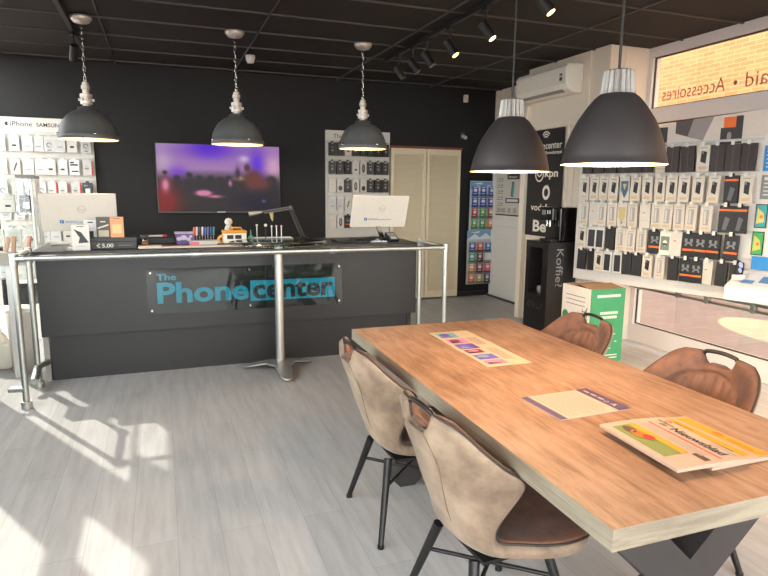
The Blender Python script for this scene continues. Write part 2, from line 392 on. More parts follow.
# ------------------------------------------------------------------ pendants
def dome(name, label, loc, group, kind, prof_s=1.):
    p = thing(name, label, 'pendant lamp', loc, 0, group)
    return p
GREYMET = mat((96, 98, 98), .38, 0, .06, 20); INNER = mat((235, 220, 190), .5)
ZC = H
def small_pendant():
    p = thing('pendant_lamp', 'x', 'pendant lamp', (0, 0, 0), 0, 'grey dome pendants on chains over the counter')
    # origin at ceiling, z negative
    m = MB(); m.lathe([(.0, 0), (.085, 0), (.085, -.02), (.06, -.05), (.012, -.06), (0, -.06)], 24); m.build('ceiling_rose', mat((205, 198, 190), .35, .6), p)
    c = MB(); zt = -.055
    n = 11; L = .46/n
    for k in range(n):
        z0 = zt-k*L; pts = []
        for i in range(12):
            a = 2*PI*i/12; dx = .009*math.sin(a); dz = (L*.62)*math.cos(a)
            pts.append((dx, 0, z0-L/2+dz) if k % 2 == 0 else (0, dx, z0-L/2+dz))
        c.tube(pts, .0032, 6, 0, True)
    c.build('chain', CHROME, p)
    m = MB(); m.tube([(0, 0, -.505), (0, 0, -.525)], .012, 10); m.lathe([(.008, -.515), (.026, -.525), (.026, -.545), (.034, -.55), (.034, -.575), (.026, -.58), (.026, -.612), (.048, -.618), (.048, -.645), (.042, -.648), (.042, -.668), (.048, -.671), (.048, -.70), (.03, -.705), (.03, -.73)], 20, sm=False)
    for a in range(3): m.box((-.062, -.006, -.675), (.062, .006, -.655)); m.M = Matrix.Rotation(2*PI/3, 4, 'Z') @ m.M
    m.build('lamp_holder', mat((206, 198, 188), .35, .45, .1, 40), p)
    m = MB()
    pr = [(.035, -.715), (.07, -.725), (.075, -.745), (.085, -.75), (.12, -.765), (.165, -.80), (.20, -.85), (.222, -.90), (.230, -.945), (.236, -.95), (.238, -.985), (.232, -.99)]
    m.lathe(pr, 40); m.build('lamp_shade', GREYMET, p)
    m = MB(); m.lathe([(r-.006, z) for r, z in pr[:-1]]+[(.232, -.99)], 40); m.build('shade_lining', INNER, p, label='cream inside of the shade')
    m = MB()
    for a in (0, PI/2, PI, 1.5*PI): m.ball((.238*math.cos(a+.3), .238*math.sin(a+.3), -.955), .012, 8)
    m.build('rim_bolts', CHROME, p)
    m = MB(); m.ball((0, 0, -.90), .045); m.build('bulb', EMWARM, p)
    return p
pp = small_pendant()
for k, (x, lb) in enumerate([(-.545, 'grey dome pendant on a chain in front of the left case display'), (.69, 'grey dome pendant on a chain hanging over the television'), (1.90, 'grey dome pendant on a chain in front of the right accessory display')]):
    if k == 0: o = pp; o.location = (x, 5.75, ZC); o['label'] = lb
    else: o = copy_tree(pp, (x, 5.75, ZC), 0, lb)
CORD = BLACK
def big_pendant():
    p = thing('pendant_lamp', 'x', 'pendant lamp', (0, 0, 0), 0, 'black dome pendants over the wooden table')
    m = MB(); m.lathe([(.0, -.018), (.05, -.018), (.05, -.035), (.0, -.04)], 20); m.build('ceiling_rose', BLACK, p)
    m = MB(); m.tube([(0, 0, -.02), (0, 0, -1.01)], .0045, 8); m.build('cord', CORD, p)
    m = MB(); prof = []
    n = 60
    vs = []
    for zi, rb in ((-1.0, .034), (-1.005, .046), (-1.065, .052), (-1.085, .055)):
        prof.append((rb, zi))
    for rb, z in prof:
        for j in range(n):
            rr = rb*(1+(.07 if j % 3 == 0 else -.04)); a = 2*PI*j/n; vs.append((rr*math.cos(a), rr*math.sin(a), z))
    fs = [(i*n+j, i*n+(j+1) % n, (i+1)*n+(j+1) % n, (i+1)*n+j) for i in range(3) for j in range(n)]
    m.add(vs, fs); m.lathe([(0, -1.0), (.034, -1.0)], 20); m.build('ribbed_cap', mat((150, 146, 142), .42, .85, .25, 60), p)
    pr = [(.03, -1.072), (.056, -1.078), (.073, -1.092), (.096, -1.12), (.122, -1.16), (.142, -1.20), (.156, -1.24), (.166, -1.28), (.170, -1.302), (.174, -1.306), (.172, -1.309)]
    m = MB(); m.lathe(pr, 48); m.build('lamp_shade', mat((56, 51, 52), .48, 0, .04, 20), p)
    m = MB(); m.lathe([(r-.005, z) for r, z in pr[:-1]]+[(.172, -1.309)], 48); m.build('shade_lining', INNER, p, label='cream inside of the shade')
    m = MB(); m.ball((0, 0, -1.22), .04); m.build('bulb', EMWARM, p)
    return p
pp = big_pendant(); pp.location = (1.45, 2.325, ZC+.01); pp['label'] = 'black dome pendant hanging over the far end of the wooden table'
copy_tree(pp, (1.45, 1.675, ZC+.018), 0, 'black dome pendant hanging over the near half of the wooden table')

# ------------------------------------------------------------------ track lights
def track(label, x, y0, y1):
    o = box((x-.018, y0, H-.035), (x+.018, y1, H-.002)).build('lighting_track', BLACK); tag(o, label, 'track'); return o
track('black ceiling track carrying the row of six spotlights', 2.34, 2.4, 6.3)
track('short black ceiling track at left carrying one spotlight', -.66, 3.2, 6.9)
SPOTDIR = V((.42, -.38, -.8)).normalized()
def spot(lit):
    p = thing('track_spotlight', 'x', 'spotlight', (0, 0, 0), 0, 'spotlights on the ceiling tracks')
    box((-.02, -.04, -.06), (.02, .04, -.032)).build('adapter', BLACK, p)
    m = MB(); m.tube([(0, 0, -.05), (0, 0, -.19)], .009, 10); m.build('stem', BLACK, p)
    m = MB(); c0 = V((0, 0, -.19)); m.tube([c0-SPOTDIR*.05, c0+SPOTDIR*.09], .036, 18); m.build('lamp_head', BLACK, p)
    m = MB(); m.tube([c0+SPOTDIR*.088, c0+SPOTDIR*.093], .028, 16); m.build('lens', EMWARM if lit else mat((90, 80, 70), .2), p)
    return p
sl = spot(True); sd_ = spot(False)
SY = [3.44, 4.16, 4.76, 5.22, 5.55, 5.92]
for k, yv in enumerate(SY):
    lb = ['lit black track spotlight nearest the camera on the long track', 'lit black track spotlight, second from the camera on the long track', 'lit black track spotlight, third from the camera on the long track',
          'unlit black track spotlight, fourth from the camera on the long track', 'unlit black track spotlight, fifth from the camera on the long track', 'unlit black track spotlight farthest from the camera on the long track'][k]
    src = sl if k < 3 else sd_
    if k in (0, 3): o = src; o.location = (2.34, yv, H); o['label'] = lb
    else: o = copy_tree(src, (2.34, yv, H), 0, lb)
copy_tree(sd_, (-.66, 6.2, H), 2.6, 'single black track spotlight on the short track above the left pendant')

# sensors
def sensor(name, lb, cat, loc, wall):
    p = thing(name, lb, cat, loc)
    m = MB()
    if wall: m.box((-.03, -.04, -.05), (.03, 0, .05)); m.ball((0, -.035, -.015), .024)
    else: m.lathe([(0, 0), (.05, 0), (.05, -.03), (.035, -.075), (0, -.08)], 18)
    m.build('housing', WHITE, p, bevel=.005 if wall else 0)
sensor('ceiling_sensor', 'small white cone-shaped detector under the ceiling near the back wall', 'detector', (.96, 6.7, H), False)
sensor('motion_sensor', 'white motion sensor high on the black back wall', 'detector', (4.07, YB, 2.81), True)
sensor('ceiling_sensor', 'white detector under the ceiling at the far left edge', 'detector', (-1.55, 7.5, H), False)
p = thing('security_camera', 'small grey security camera on the wall above the folding door', 'camera', (4.04, YB, 2.30))
m = MB(); m.box((-.025, -.02, -.03), (.025, 0, .05)); m.build('mount', DGREY, p); m = MB(); m.tube([(0, -.02, .0), (0, -.11, -.03)], .024, 12); m.build('camera_body', LGREY, p)

# ------------------------------------------------------------------ air conditioner
ac = thing('air_conditioner', 'white wall-mounted air conditioner on the white partition', 'air conditioner', (4.12, 5.74, 2.545))
m = MB(); hl = .46
prof = [(0, 0), (-.10, .0), (-.17, .035), (-.205, .09), (-.215, .25), (-.19, .285), (0, .295)]
vs = [(x, -hl, z) for x, z in prof]+[(x, hl, z) for x, z in prof]; n = len(prof)
m.add(vs, [tuple(range(n)), tuple(reversed(range(n, 2*n)))]+[(i, i+n, (i+1) % n+n, (i+1) % n) for i in range(n)])
m.build('casing', mat((232, 226, 214), .35), ac, bevel=.012, weld=True)
m = MB(); m.bar((-.158, -.36, .028), (-.158, .42, .028), .045, .006, 0, (.5, 0, 1)); m.build('louvre', mat((150, 144, 136), .4), ac)
m = MB(); m.box((-.218, -.40, .12), (-.2145, -.36, .155)); m.box((-.218, -.40, .17), (-.2145, -.36, .19)); m.build('display', DGREY, ac)

# ------------------------------------------------------------------ television
tv = thing('television', 'large wall television showing a concert crowd in purple light', 'television', (.70, YB, 1.655))
box((-.735, -.075, -.415), (.735, -.03, .415)).build('casing', mat((18, 17, 18), .3), tv, bevel=.004)
box((-.25, -.03, -.2), (.25, 0, .2)).build('wall_mount', BLACK, tv)
box((-.05, -.078, -.408), (.05, -.0745, -.398)).build('badge', LGREY, tv)
def screen_col(u, v):
    """u right, v down"""
    def g(x, y, sx, sy): return math.exp(-((u-x)/sx)**2-((v-y)/sy)**2)
    c = V((176, 136, 186)) if v < .5 else V((62, 50, 58))
    k = min(1, max(0, (v-.36)/.17)); c = V((168, 126, 182)).lerp(V((44, 35, 39)), k)
    def mixc(col, a):
        nonlocal c
        c = c.lerp(V(col), max(0, min(1, a)))
    mixc((84, 34, 226), 1.1*g(.42, .05, .17, .14)); mixc((120, 60, 220), .9*g(.14, .42, .09, .10)); mixc((98, 44, 222), g(.81, .28, .07, .24))
    mixc((226, 172, 196), .8*g(.95, .30, .07, .22)); mixc((210, 190, 200), .6*g(.05, .25, .07, .25)); mixc((240, 222, 232), .9*g(.70, .19, .04, .05)); mixc((120, 70, 190), .5*g(.5, .1, .5, .1))
    for hx, hy, rr in ((.06, .42, .02), (.25, .45, .025), (.33, .5, .03), (.42, .5, .03), (.5, .52, .03), (.57, .5, .028), (.93, .52, .05), (.15, .5, .03)):
        mixc((38, 30, 40), min(1, 3*g(hx, hy, rr*.8, rr*1.3)**1.5)+min(1, 2.5*g(hx, hy+.16, rr*1.7, .11)**1.5))
    mixc((196, 150, 86), .8*g(.66, .50, .05, .03)); mixc((240, 220, 140), .7*g(.66, .48, .018, .02))
    mixc((80, 50, 52), 3*g(.725, .33, .022, .05)**1.5); mixc((104, 48, 44), 2.2*g(.775, .52, .07, .15)**1.4); mixc((120, 50, 44), .8*g(.86, .58, .06, .1)); mixc((60, 38, 60), 1.2*g(.645, .42, .02, .09)); mixc((20, 18, 40), 1.2*g(.78, .84, .14, .14))
    mixc((130, 28, 30), 1.3*g(.04, .85, .13, .27)); mixc((220, 130, 160), 1.2*g(.06, .60, .03, .1)); mixc((216, 130, 170), 3*g(.36, .72, .06, .04)**1.5); mixc((206, 116, 150), 1.2*g(.45, .77, .06, .02)); mixc((200, 130, 180), g(.58, .57, .015, .05))
    mixc((120, 90, 170), .9*g(.86, .84, .02, .02))
    return lin(c)
NU, NV = 112, 63
me = bpy.data.meshes.new('screen')
vs = [(-.725+1.45*i/NU, -.0758, .403-.80*j/NV) for j in range(NV+1) for i in range(NU+1)]
fs = [(j*(NU+1)+i, (j+1)*(NU+1)+i, (j+1)*(NU+1)+i+1, j*(NU+1)+i+1) for j in range(NV) for i in range(NU)]
me.from_pydata(vs, [], fs); ca = me.color_attributes.new('picture', 'FLOAT_COLOR', 'POINT')
for j in range(NV+1):
    for i in range(NU+1): ca.data[j*(NU+1)+i].color = screen_col(i/NU, j/NV)
so = bpy.data.objects.new('screen', me); COL.objects.link(so); so.parent = tv
m, t, b = nt('lit_screen'); at = t.nodes.new('ShaderNodeAttribute'); at.attribute_name = 'picture'
b.inputs['Base Color'].default_value = (.004, .004, .004, 1); b.inputs['Roughness'].default_value = .3; b.inputs['Specular IOR Level'].default_value = .12
t.links.new(at.outputs['Color'], b.inputs['Emission Color']); b.inputs['Emission Strength'].default_value = 1.2; me.materials.append(m)

# ------------------------------------------------------------------ folding door
fd = thing('folding_door', 'cream louvred folding door standing closed in the back wall', 'door', (2.93, 7.70, .025))
FDM = mat((222, 206, 176), .5, 0, .03, 5)
for k in range(2):
    x0 = .01+k*.53; m = MB(); m.box((x0, -.03, 0), (x0+.045, .01, 2.075)); m.box((x0+.475, -.03, 0), (x0+.52, .01, 2.075)); m.box((x0+.045, -.03, 0), (x0+.475, .01, .09)); m.box((x0+.045, -.03, 2.0), (x0+.475, .01, 2.075))
    pn = m.build('door_leaf', FDM, fd)
    m = MB()
    for i in range(60):
        z = .095+i*.0318; m.add([(x0+.045, -.022, z), (x0+.475, -.022, z), (x0+.475, .004, z+.034), (x0+.045, .004, z+.034)], [(0, 1, 2, 3)]); m.add([(x0+.045, -.022, z), (x0+.475, -.022, z), (x0+.475, -.022, z-.006), (x0+.045, -.022, z-.006)], [(3, 2, 1, 0)])
    m.build('louvres', FDM, pn)

# ------------------------------------------------------------------ packages
def package(kind, w, h, d=.02):
    """hanging blister or carton; origin at top centre of the hook slot, front towards -Y"""
    m = MB(); mats = [WHITE]
    def std(front, tabm=0):
        m.box((-w/2, -d, -h), (w/2, 0, 0), front); m.frame((-w/2, -d, -h), (1, 0, 0), (0, 0, 1))
    hk = [(-.012, h+.0), (.012, h+.0), (.012, h+.03), (-.012, h+.03)]
    if kind == 'phone':      # white carton, picture of black phone
        mats = [mat((204, 194, 180), .5), mat((30, 28, 30), .5), mat((196, 172, 140), .6), mat((120, 118, 118), .4)]
        std(0); m.poly([(.30*w, .38*h), (.72*w, .30*h), (.78*w, .74*h), (.36*w, .80*h)], 1); m.rect(.18*w, .08*h, .82*w, .2*h, 2); m.poly([(.38*w, .68*h), (.52*w, .66*h), (.52*w, .78*h), (.4*w, .79*h)], 3, 2); m.rect(.2*w, .88*h, .8*w, .905*h, 3)
    elif kind == 'grey':
        mats = [mat((204, 194, 180), .5), mat((158, 152, 148), .5), mat((196, 172, 140), .6), mat((198, 194, 190), .5)]
        std(0); m.rect(.26*w, .24*h, .74*w, .82*h, 1); m.rect(.33*w, .28*h, .5*w, .78*h, 3, 2); m.rect(.18*w, .08*h, .82*w, .18*h, 2); m.rect(.2*w, .88*h, .8*w, .905*h, 1)
    elif kind == 'black':
        mats = [mat((36, 33, 34), .45), mat((70, 66, 66), .4)]; std(0); m.rect(.06*w, .04*h, .09*w, .96*h, 1)
    elif kind == 'orange':   # black carton, orange band
        mats = [mat((28, 26, 27), .45), ORANGE, mat((90, 90, 94), .4)]; std(0); m.rect(0, .80*h, w, .87*h, 1); m.poly([(.28*w, .12*h), (.55*w, .08*h), (.78*w, .52*h), (.45*w, .6*h)], 2)
    elif kind == 'mount':    # black carton, lower orange band
        mats = [mat((28, 26, 27), .45), ORANGE, mat((120, 120, 124), .4)]; std(0); m.rect(.04*w, .26*h, .96*w, .34*h, 1); m.arc(.5*w, .46*h, .16*w, .3*w, 0, PI, 2, 1); m.rect(.2*w, .6*h, .4*w, .75*h, 2); m.rect(.6*w, .6*h, .8*w, .75*h, 2)
    elif kind == 'shield':   # tempered glass with blue pointed picture
        mats = [mat((202, 194, 182), .5), mat((50, 84, 112), .4), mat((198, 178, 110), .5)]; std(0); m.poly([(.12*w, .82*h), (.88*w, .82*h), (.88*w, .45*h), (.5*w, .1*h), (.12*w, .45*h)], 1); m.poly([(.3*w, .7*h), (.7*w, .7*h), (.5*w, .45*h)], 2, 2)
    elif kind == 'shield2':
        mats = [mat((202, 194, 182), .5), mat((190, 170, 120), .4), mat((70, 110, 150), .5)]; std(0); m.poly([(.12*w, .82*h), (.88*w, .82*h), (.88*w, .45*h), (.5*w, .1*h), (.12*w, .45*h)], 1); m.poly([(.35*w, .2*h), (.65*w, .2*h), (.5*w, .1*h)], 2, 2)
    elif kind == 'plain':
        mats = [mat((204, 196, 184), .5), LGREY, mat((190, 60, 50), .5)]; std(0); m.rect(.3*w, .6*h, .5*w, .64*h, 2); m.rect(.15*w, .3*h, .85*w, .33*h, 1)
    elif kind == 'face':
        mats = [mat((216, 218, 206), .5), mat((120, 128, 110), .5), DGREY]; std(0); m.rect(.1*w, .2*h, .9*w, .78*h, 1); m.ell(.5*w, .5*h, .2*w, .12*h, 0, 2); m.rect(.3*w, .4*h, .7*w, .5*h, 2, 3)
    elif kind == 'wallet':   # case hanging without box
        mats = [mat((58, 49, 47), .6), mat((86, 74, 70), .5)]; std(0); m.rect(.46*w, 0, .52*w, h, 1)
    elif kind == 'glassy':
        mats = [mat((210, 206, 202), .3), mat((44, 42, 44), .4)]; std(0); m.rect(.14*w, .08*h, .86*w, .86*h, 1)
    elif kind == 'redside':
        mats = [mat((206, 202, 196), .5), RED, LGREY, DGREY]; std(0); m.rect(.88*w, 0, w, h, 1); m.ell(.42*w, .5*h, .22*w, .2*h, 2); m.rect(.2*w, .42*h, .6*w, .47*h, 3, 2)
    elif kind == 'cable':
        mats = [mat((206, 202, 196), .5), DGREY, LGREY]; std(0); m.rect(.15*w, .2*h, .85*w, .8*h, 2); m.arc(.5*w, .45*h, .18*w, .26*w, 0, 5, 1, 2); m.rect(.3*w, .08*h, .7*w, .14*h, 1, 2)
    elif kind == 'clear':
        mats = [mat((202, 200, 194), .3), LGREY, MGREY]; std(0); m.rect(.1*w, .1*h, .9*w, .85*h, 1); m.rect(.25*w, .3*h, .75*w, .36*h, 2, 2)
    elif kind == 'small':
        mats = [mat((206, 202, 196), .5), INK, LGREY]; std(0); m.rect(.3*w, .3*h, .7*w, .42*h, 1); m.rect(.15*w, .7*h, .85*w, .76*h, 2)
    elif kind == 'bar':
        mats = [mat((226, 222, 214), .5), INK]; std(0); m.rect(.1*w, .62*h, .9*w, .74*h, 1); m.rect(.1*w, .78*h, .5*w, .9*h, 1); m.rect(.2*w, .2*h, .9*w, .3*h, 1)
    elif kind == 'darkcard':
        mats = [mat((54, 56, 66), .5), WHITE, MGREY]; std(0); m.rect(.25*w, .2*h, .75*w, .6*h, 1); m.rect(.1*w, .75*h, .5*w, .85*h, 2)
    elif kind == 'blk2':     # black carton with pale symbol
        mats = [mat((30, 28, 29), .45), mat((150, 140, 130), .5), mat((196, 168, 120), .5)]; std(0); m.rect(.3*w, .62*h, .7*w, .68*h, 1); m.ell(.5*w, .4*h, .14*w, .1*h, 1); m.rect(.35*w, .9*h, .65*w, h*1.0, 2)
    elif kind == 'oval':
        mats = [mat((202, 196, 188), .5), mat((40, 38, 40), .4), MGREY]; std(0); m.ell(.52*w, .48*h, .24*w, .34*h, 1); m.ell(.52*w, .5*h, .12*w, .2*h, 2, 2)
    elif kind == 'pen':
        mats = [mat((202, 196, 188), .5), mat((60, 58, 60), .4)]; std(0); m.poly([(.3*w, .25*h), (.42*w, .2*h), (.75*w, .72*h), (.62*w, .78*h)], 1)
    elif kind == 'mixed':
        mats = [mat((202, 196, 188), .5), mat((44, 42, 44), .4), LGREY]; std(0); m.ell(.5*w, .32*h, .3*w, .2*h, 1); m.rect(.2*w, .65*h, .8*w, .8*h, 2)
    if kind not in ('wallet',):
        m.frame((0, -d/2, 0), (1, 0, 0), (0, 0, 1)); m.poly([(-.02, 0), (.02, 0), (.014, .02), (-.014, .02)], 0)
    return m, mats
DESC = dict(phone='white carton picturing black phone', grey='white carton picturing grey phone', black='plain black phone case pack', orange='black carton with orange upper band',
    mount='black holder carton with orange lower band', shield='white pack with blue pointed picture', shield2='white pack with tan pointed picture', plain='plain white card pack', face='pale pack with small photo', wallet='dark brown wallet case',
    glassy='framed black phone case pack', redside='white charger pack with red edge', cable='white cable pack', clear='clear blister pack', small='small white pack with black mark', bar='white pack with black bars', darkcard='dark grey card pack', blk2='black accessory carton', oval='white pack with black oval', pen='white pack with slanted black stick', mixed='white pack with black round base')
_pk = {}
def hang(kind, w, h, M, label, group, d=.02):
    key = (kind, w, h, d)
    if key not in _pk:
        mb, mats = package(kind, w, h, d); o = mb.build('hanging_package', mats); _pk[key] = o
    else:
        o = _pk[key].copy(); COL.objects.link(o)
    o.matrix_world = M; tag(o, label, 'package', group)
    return o

# ------------------------------------------------------------------ right display board in the window
D = V((.307, -.952, 0)).normalized(); Nn = V((-.952, -.307, 0)).normalized()    # along the board; facing the room
A0 = V((4.0, 5.12, 0))
PB = thing('display_board', 'white angled board in the window hung with rows of phone cases', 'display', tuple(A0))
def P(u, n, z): return D*u+Nn*n+V((0, 0, z))
m = MB(); vs = []
for u in (.02, 2.15):
    for n in (0, -.02):
        for z in (.655, 1.999): vs.append(P(u, n, z))
m.add(vs, [(0, 1, 5, 4), (2, 6, 7, 3), (0, 2, 3, 1), (4, 5, 7, 6), (0, 4, 6, 2), (1, 3, 7, 5)]); m.build('back_board', mat((218, 210, 202), .5), PB, weld=True)
m = MB(); m.add([P(.45, 0, 2.0), P(2.15, 0, 2.0), P(2.15, -.02, 2.0), P(.45, -.02, 2.0), P(.45, 0, 2.12), P(2.15, 0, 2.24), P(2.15, -.02, 2.24), P(.45, -.02, 2.12)], [(3, 2, 1, 0), (4, 5, 6, 7), (0, 1, 5, 4), (1, 2, 6, 5), (2, 3, 7, 6), (3, 0, 4, 7)])
mp = MB().frame(tuple(P(0, .001, 0)), tuple(D), (0, 0, 1))
HP = [mat((56, 48, 50), .5), mat((82, 72, 72), .5), mat((150, 138, 134), .5), ORANGE]
def nf(): return MB().frame(tuple(P(0, .001, 0)), tuple(D), (0, 0, 1))
mp.poly([(.76, 1.99), (.90, 1.96), (.90, 2.12), (.80, 2.12)], 0); mp.build('header_picture', HP, PB); mp = nf(); mp.poly([(.97, 2.06), (1.13, 2.01), (1.16, 2.17), (.97, 2.16)], 1); mp.poly([(1.08, 2.03), (1.21, 1.985), (1.29, 2.18), (1.12, 2.17)], 2, 2); mp.build('header_picture', HP, PB); mp = nf()
mp.rect(1.35, 1.945, 1.47, 2.08, 0); mp.rect(1.37, 2.08, 1.48, 2.165, 3); mp.rect(1.465, 1.95, 1.52, 2.17, 0, 2); mp.ell(1.42, 2.01, .018, .035, 2, 3)
m.build('header_card', mat((214, 200, 188), .5), PB); mp.build('header_picture', HP, PB)
m = MB()
for z in (1.965, 1.715, 1.465, 1.225, 1.0): 
    m.add([P(.04, .012, z), P(1.68, .012, z), P(1.68, 0, z), P(.04, 0, z), P(.04, .012, z+.02), P(1.68, .012, z+.02), P(1.68, 0, z+.02), P(.04, 0, z+.02)], [(3, 2, 1, 0), (4, 5, 6, 7), (0, 1, 5, 4), (1, 2, 6, 5), (2, 3, 7, 6), (3, 0, 4, 7)])
m.build('hook_rails', mat((196, 190, 184), .35), PB)
ROT = Matrix((D, -Nn, V((0, 0, 1)))).transposed().to_4x4()     # local x along the board, local -y into the room
rows = [
 ('top', 1.955, [.148, .269, .403, .532, .657, .763, .894, .994, 1.122, 1.254, 1.371, 1.49, 1.611], ['wallet','wallet','wallet','wallet','wallet','wallet','grey','wallet','wallet','phone','wallet','wallet','wallet'], .105, .22),
 ('second', 1.70, [.131, .243, .342, .445, .561, .676, .782, .894, 1.005, 1.115, 1.237, 1.371, 1.498, 1.612], ['phone','phone','phone','phone','shield','phone','phone','phone','phone','phone','phone','phone','orange','phone'], .095, .225),
 ('third', 1.455, [.146, .251, .344, .445, .549, .653, .776, .888, .986, 1.092, 1.201, 1.331, 1.481, 1.589], ['grey','plain','grey','grey','shield2','grey','plain','grey','grey','grey','grey','grey','orange','orange'], .097, .225),
 ('fourth', 1.215, [.136, .242, .339, .447, .552, .657, .765, .891, .992, 1.093, 1.199, 1.305, 1.41, 1.545], ['phone','glassy','glassy','black','grey','grey','grey','mount','face','plain','mount','mount','mount','mount'], .097, .215),
 ('bottom', .985, [.152, .259, .339, .441, .537, .633, .736, .843, .956, 1.08, 1.193, 1.285, 1.375, 1.495, 1.60], ['black','black','phone','glassy','glassy','black','black','phone','grey','black','mount','mount','plain','black','black'], .09, .205)]
hooks = []
for ri, (nm, z, us, ks, w, h) in enumerate(rows):
    bu, bz = [], []
    for k, (u, kd) in enumerate(zip(us, ks)):
        ww = w*(1.15 if kd in ('orange', 'mount') else 1.); hh = h*(.98+.04*random.random())
        if kd == 'wallet': ww = w*1.08
        n = .035+.018*random.random()
        q = A0+P(u, n, z-.012)
        M = Matrix.Translation(q) @ ROT @ Matrix.Rotation(random.uniform(-.03, .03), 4, 'Y') @ Matrix.Rotation(random.uniform(-.08, .08), 4, 'Z')
        lb = '%s, %s from left in %s row of window board' % (DESC[kd], ORD[k], nm)
        hang(kd, round(ww, 3), round(h, 3), M, lb, 'phone cases hanging on the window board')
        hooks.append((u, z))
for u, z in hooks:
    m = MB(); m.tube([P(u, 0, z+.006), P(u, .075, z+.006), P(u, .085, z+.016)], .0022, 6); a = P(u, .086, z-.018)
    m.frame(tuple(P(u-.013, .086, z-.022)), tuple(D), (0, 0, 1)); m.rect(0, 0, .026, .036, 1, 0)
    m.build('hook', [CHROME, WHITE], PB)
o = MB(); o.frame(tuple(P(0, .001, 0)), tuple(D), (0, 0, 1))
# phone pictures at the right end of the board
cards = [('blue advert card above the phone posters at the right frame edge', 1.70, 1.72, .14, .20, BLUE), ('grey spec card below the blue advert card', 1.70, 1.50, .14, .19, MGREY)]
for nm_, u, z, w, h, mm in cards:
    m = MB().frame(tuple(P(u, .004, z)), tuple(D), (0, 0, 1)); m.add([P(u, .0, z), P(u+w, .0, z), P(u+w, .004, z), P(u, .004, z), P(u, .0, z+h), P(u+w, .0, z+h), P(u+w, .004, z+h), P(u, .004, z+h)], [(3, 2, 1, 0), (4, 5, 6, 7), (0, 1, 5, 4), (1, 2, 6, 5), (2, 3, 7, 6), (3, 0, 4, 7)])
    for i in range(5): m.rect(.02, .03+.03*i, w-.02, .04+.03*i, 1)
    m.rect(.02, h-.03, w*.7, h-.015, 1)
    x = m.build('advert_card', [mm, OFFW]); x.location = A0; tag(x, nm_, 'card')
for nm_, u, z, c1, c2 in (('upper phone poster with teal and gold screen beside the orange cartons', 1.685, 1.27, (54, 150, 150), (200, 190, 110)), ('lower phone poster with green screen beside the orange cartons', 1.68, 1.05, (64, 160, 90), (190, 190, 90))):
    m = MB().frame(tuple(P(u, .01, z)), tuple(D), (0, 0, 1)); w, h = .085, .19
    m.add([P(u, .0, z), P(u+w, .0, z), P(u+w, .01, z), P(u, .01, z), P(u, .0, z+h), P(u+w, .0, z+h), P(u+w, .01, z+h), P(u, .01, z+h)], [(3, 2, 1, 0), (4, 5, 6, 7), (0, 1, 5, 4), (1, 2, 6, 5), (2, 3, 7, 6), (3, 0, 4, 7)])
    m.rect(.005, .006, w-.005, h-.006, 1); m.poly([(.01, .03), (.07, .05), (.06, .12), (.015, .16)], 2, 2); m.ell(.045, .09, .012, .014, 3, 3)
    x = m.build('phone_poster', [GLOSSBLK, mat(c1, .4), mat(c2, .4), ORANGE]); x.location = A0; tag(x, nm_, 'poster', 'phone posters at the end of the board')
# demo shelf with phone
ds = thing('demo_shelf', 'white sloping demo shelf at the right end of the window board', 'shelf', tuple(A0))
m = MB(); a, b = 1.62, 2.15
pf = [(0, .74), (.30, .70), (.30, .815), (0, .93)]
vs = [P(a, n, z) for n, z in pf]+[P(b, n, z) for n, z in pf]
m.add(vs, [(0, 1, 2, 3), (7, 6, 5, 4)]+[(i, i+4, (i+1) % 4+4, (i+1) % 4) for i in range(4)]); m.build('shelf_body', mat((226, 218, 214), .35), ds, weld=True, bevel=.008)
sl_ = (V((0, 0, .93))-(Nn*.30+V((0, 0, .815)))).normalized()
m = MB().frame(tuple(P(a+.08, .26, .835)), tuple(D), tuple(sl_)); m.rect(0, 0, .24, .2, 0, 1); m.rect(.01, .02, .1, .08, 1, 2); m.rect(.13, .05, .22, .16, 1, 2)
m.build('price_card', [mat((200, 202, 206), .4), mat((80, 120, 170), .4)], ds)
dph = thing('demo_phone', 'dark demo handset tilted on a white stand on the demo shelf', 'phone', tuple(A0+P(1.68, .20, .888)))
m = MB(); m.M = Matrix.Rotation(-.35, 4, 'Z') @ Matrix.Rotation(.5, 4, 'Y') @ Matrix.Rotation(-.6, 4, 'X')
m.box((-.036, -.006, .0), (.036, .006, .15)); m.build('handset', mat((36, 34, 44), .2), dph, bevel=.005)
m2 = MB(); m2.M = m.M; m2.frame((-.03, -.0068, .01), (1, 0, 0), (0, 0, 1)); m2.ell(.03, .10, .022, .028, 0); m2.ell(.03, .045, .018, .024, 0); m2.build('lens_marks', mat((170, 180, 210), .2), dph)
box((-.04, -.03, -.03), (.04, .03, .012)).build('stand', WHITE, dph, bevel=.004)
m = box((-.0, 0, 0), (.01, .16, .12)); x = MB().frame((0, 0, 0), (0, 0, 1), (1, 0, 0))
bx = MB(); vs = [P(u, n, z) for u in (1.70, 1.86) for n in (.0, .03) for z in (.935, 1.04)]
bx.add(vs, [(0, 1, 3, 2), (4, 6, 7, 5), (0, 4, 5, 1), (2, 3, 7, 6), (0, 2, 6, 4), (1, 5, 7, 3)]); x = bx.build('tablet_box', BLUE); x.location = A0; tag(x, 'bright blue flat box standing behind the demo handset', 'box')
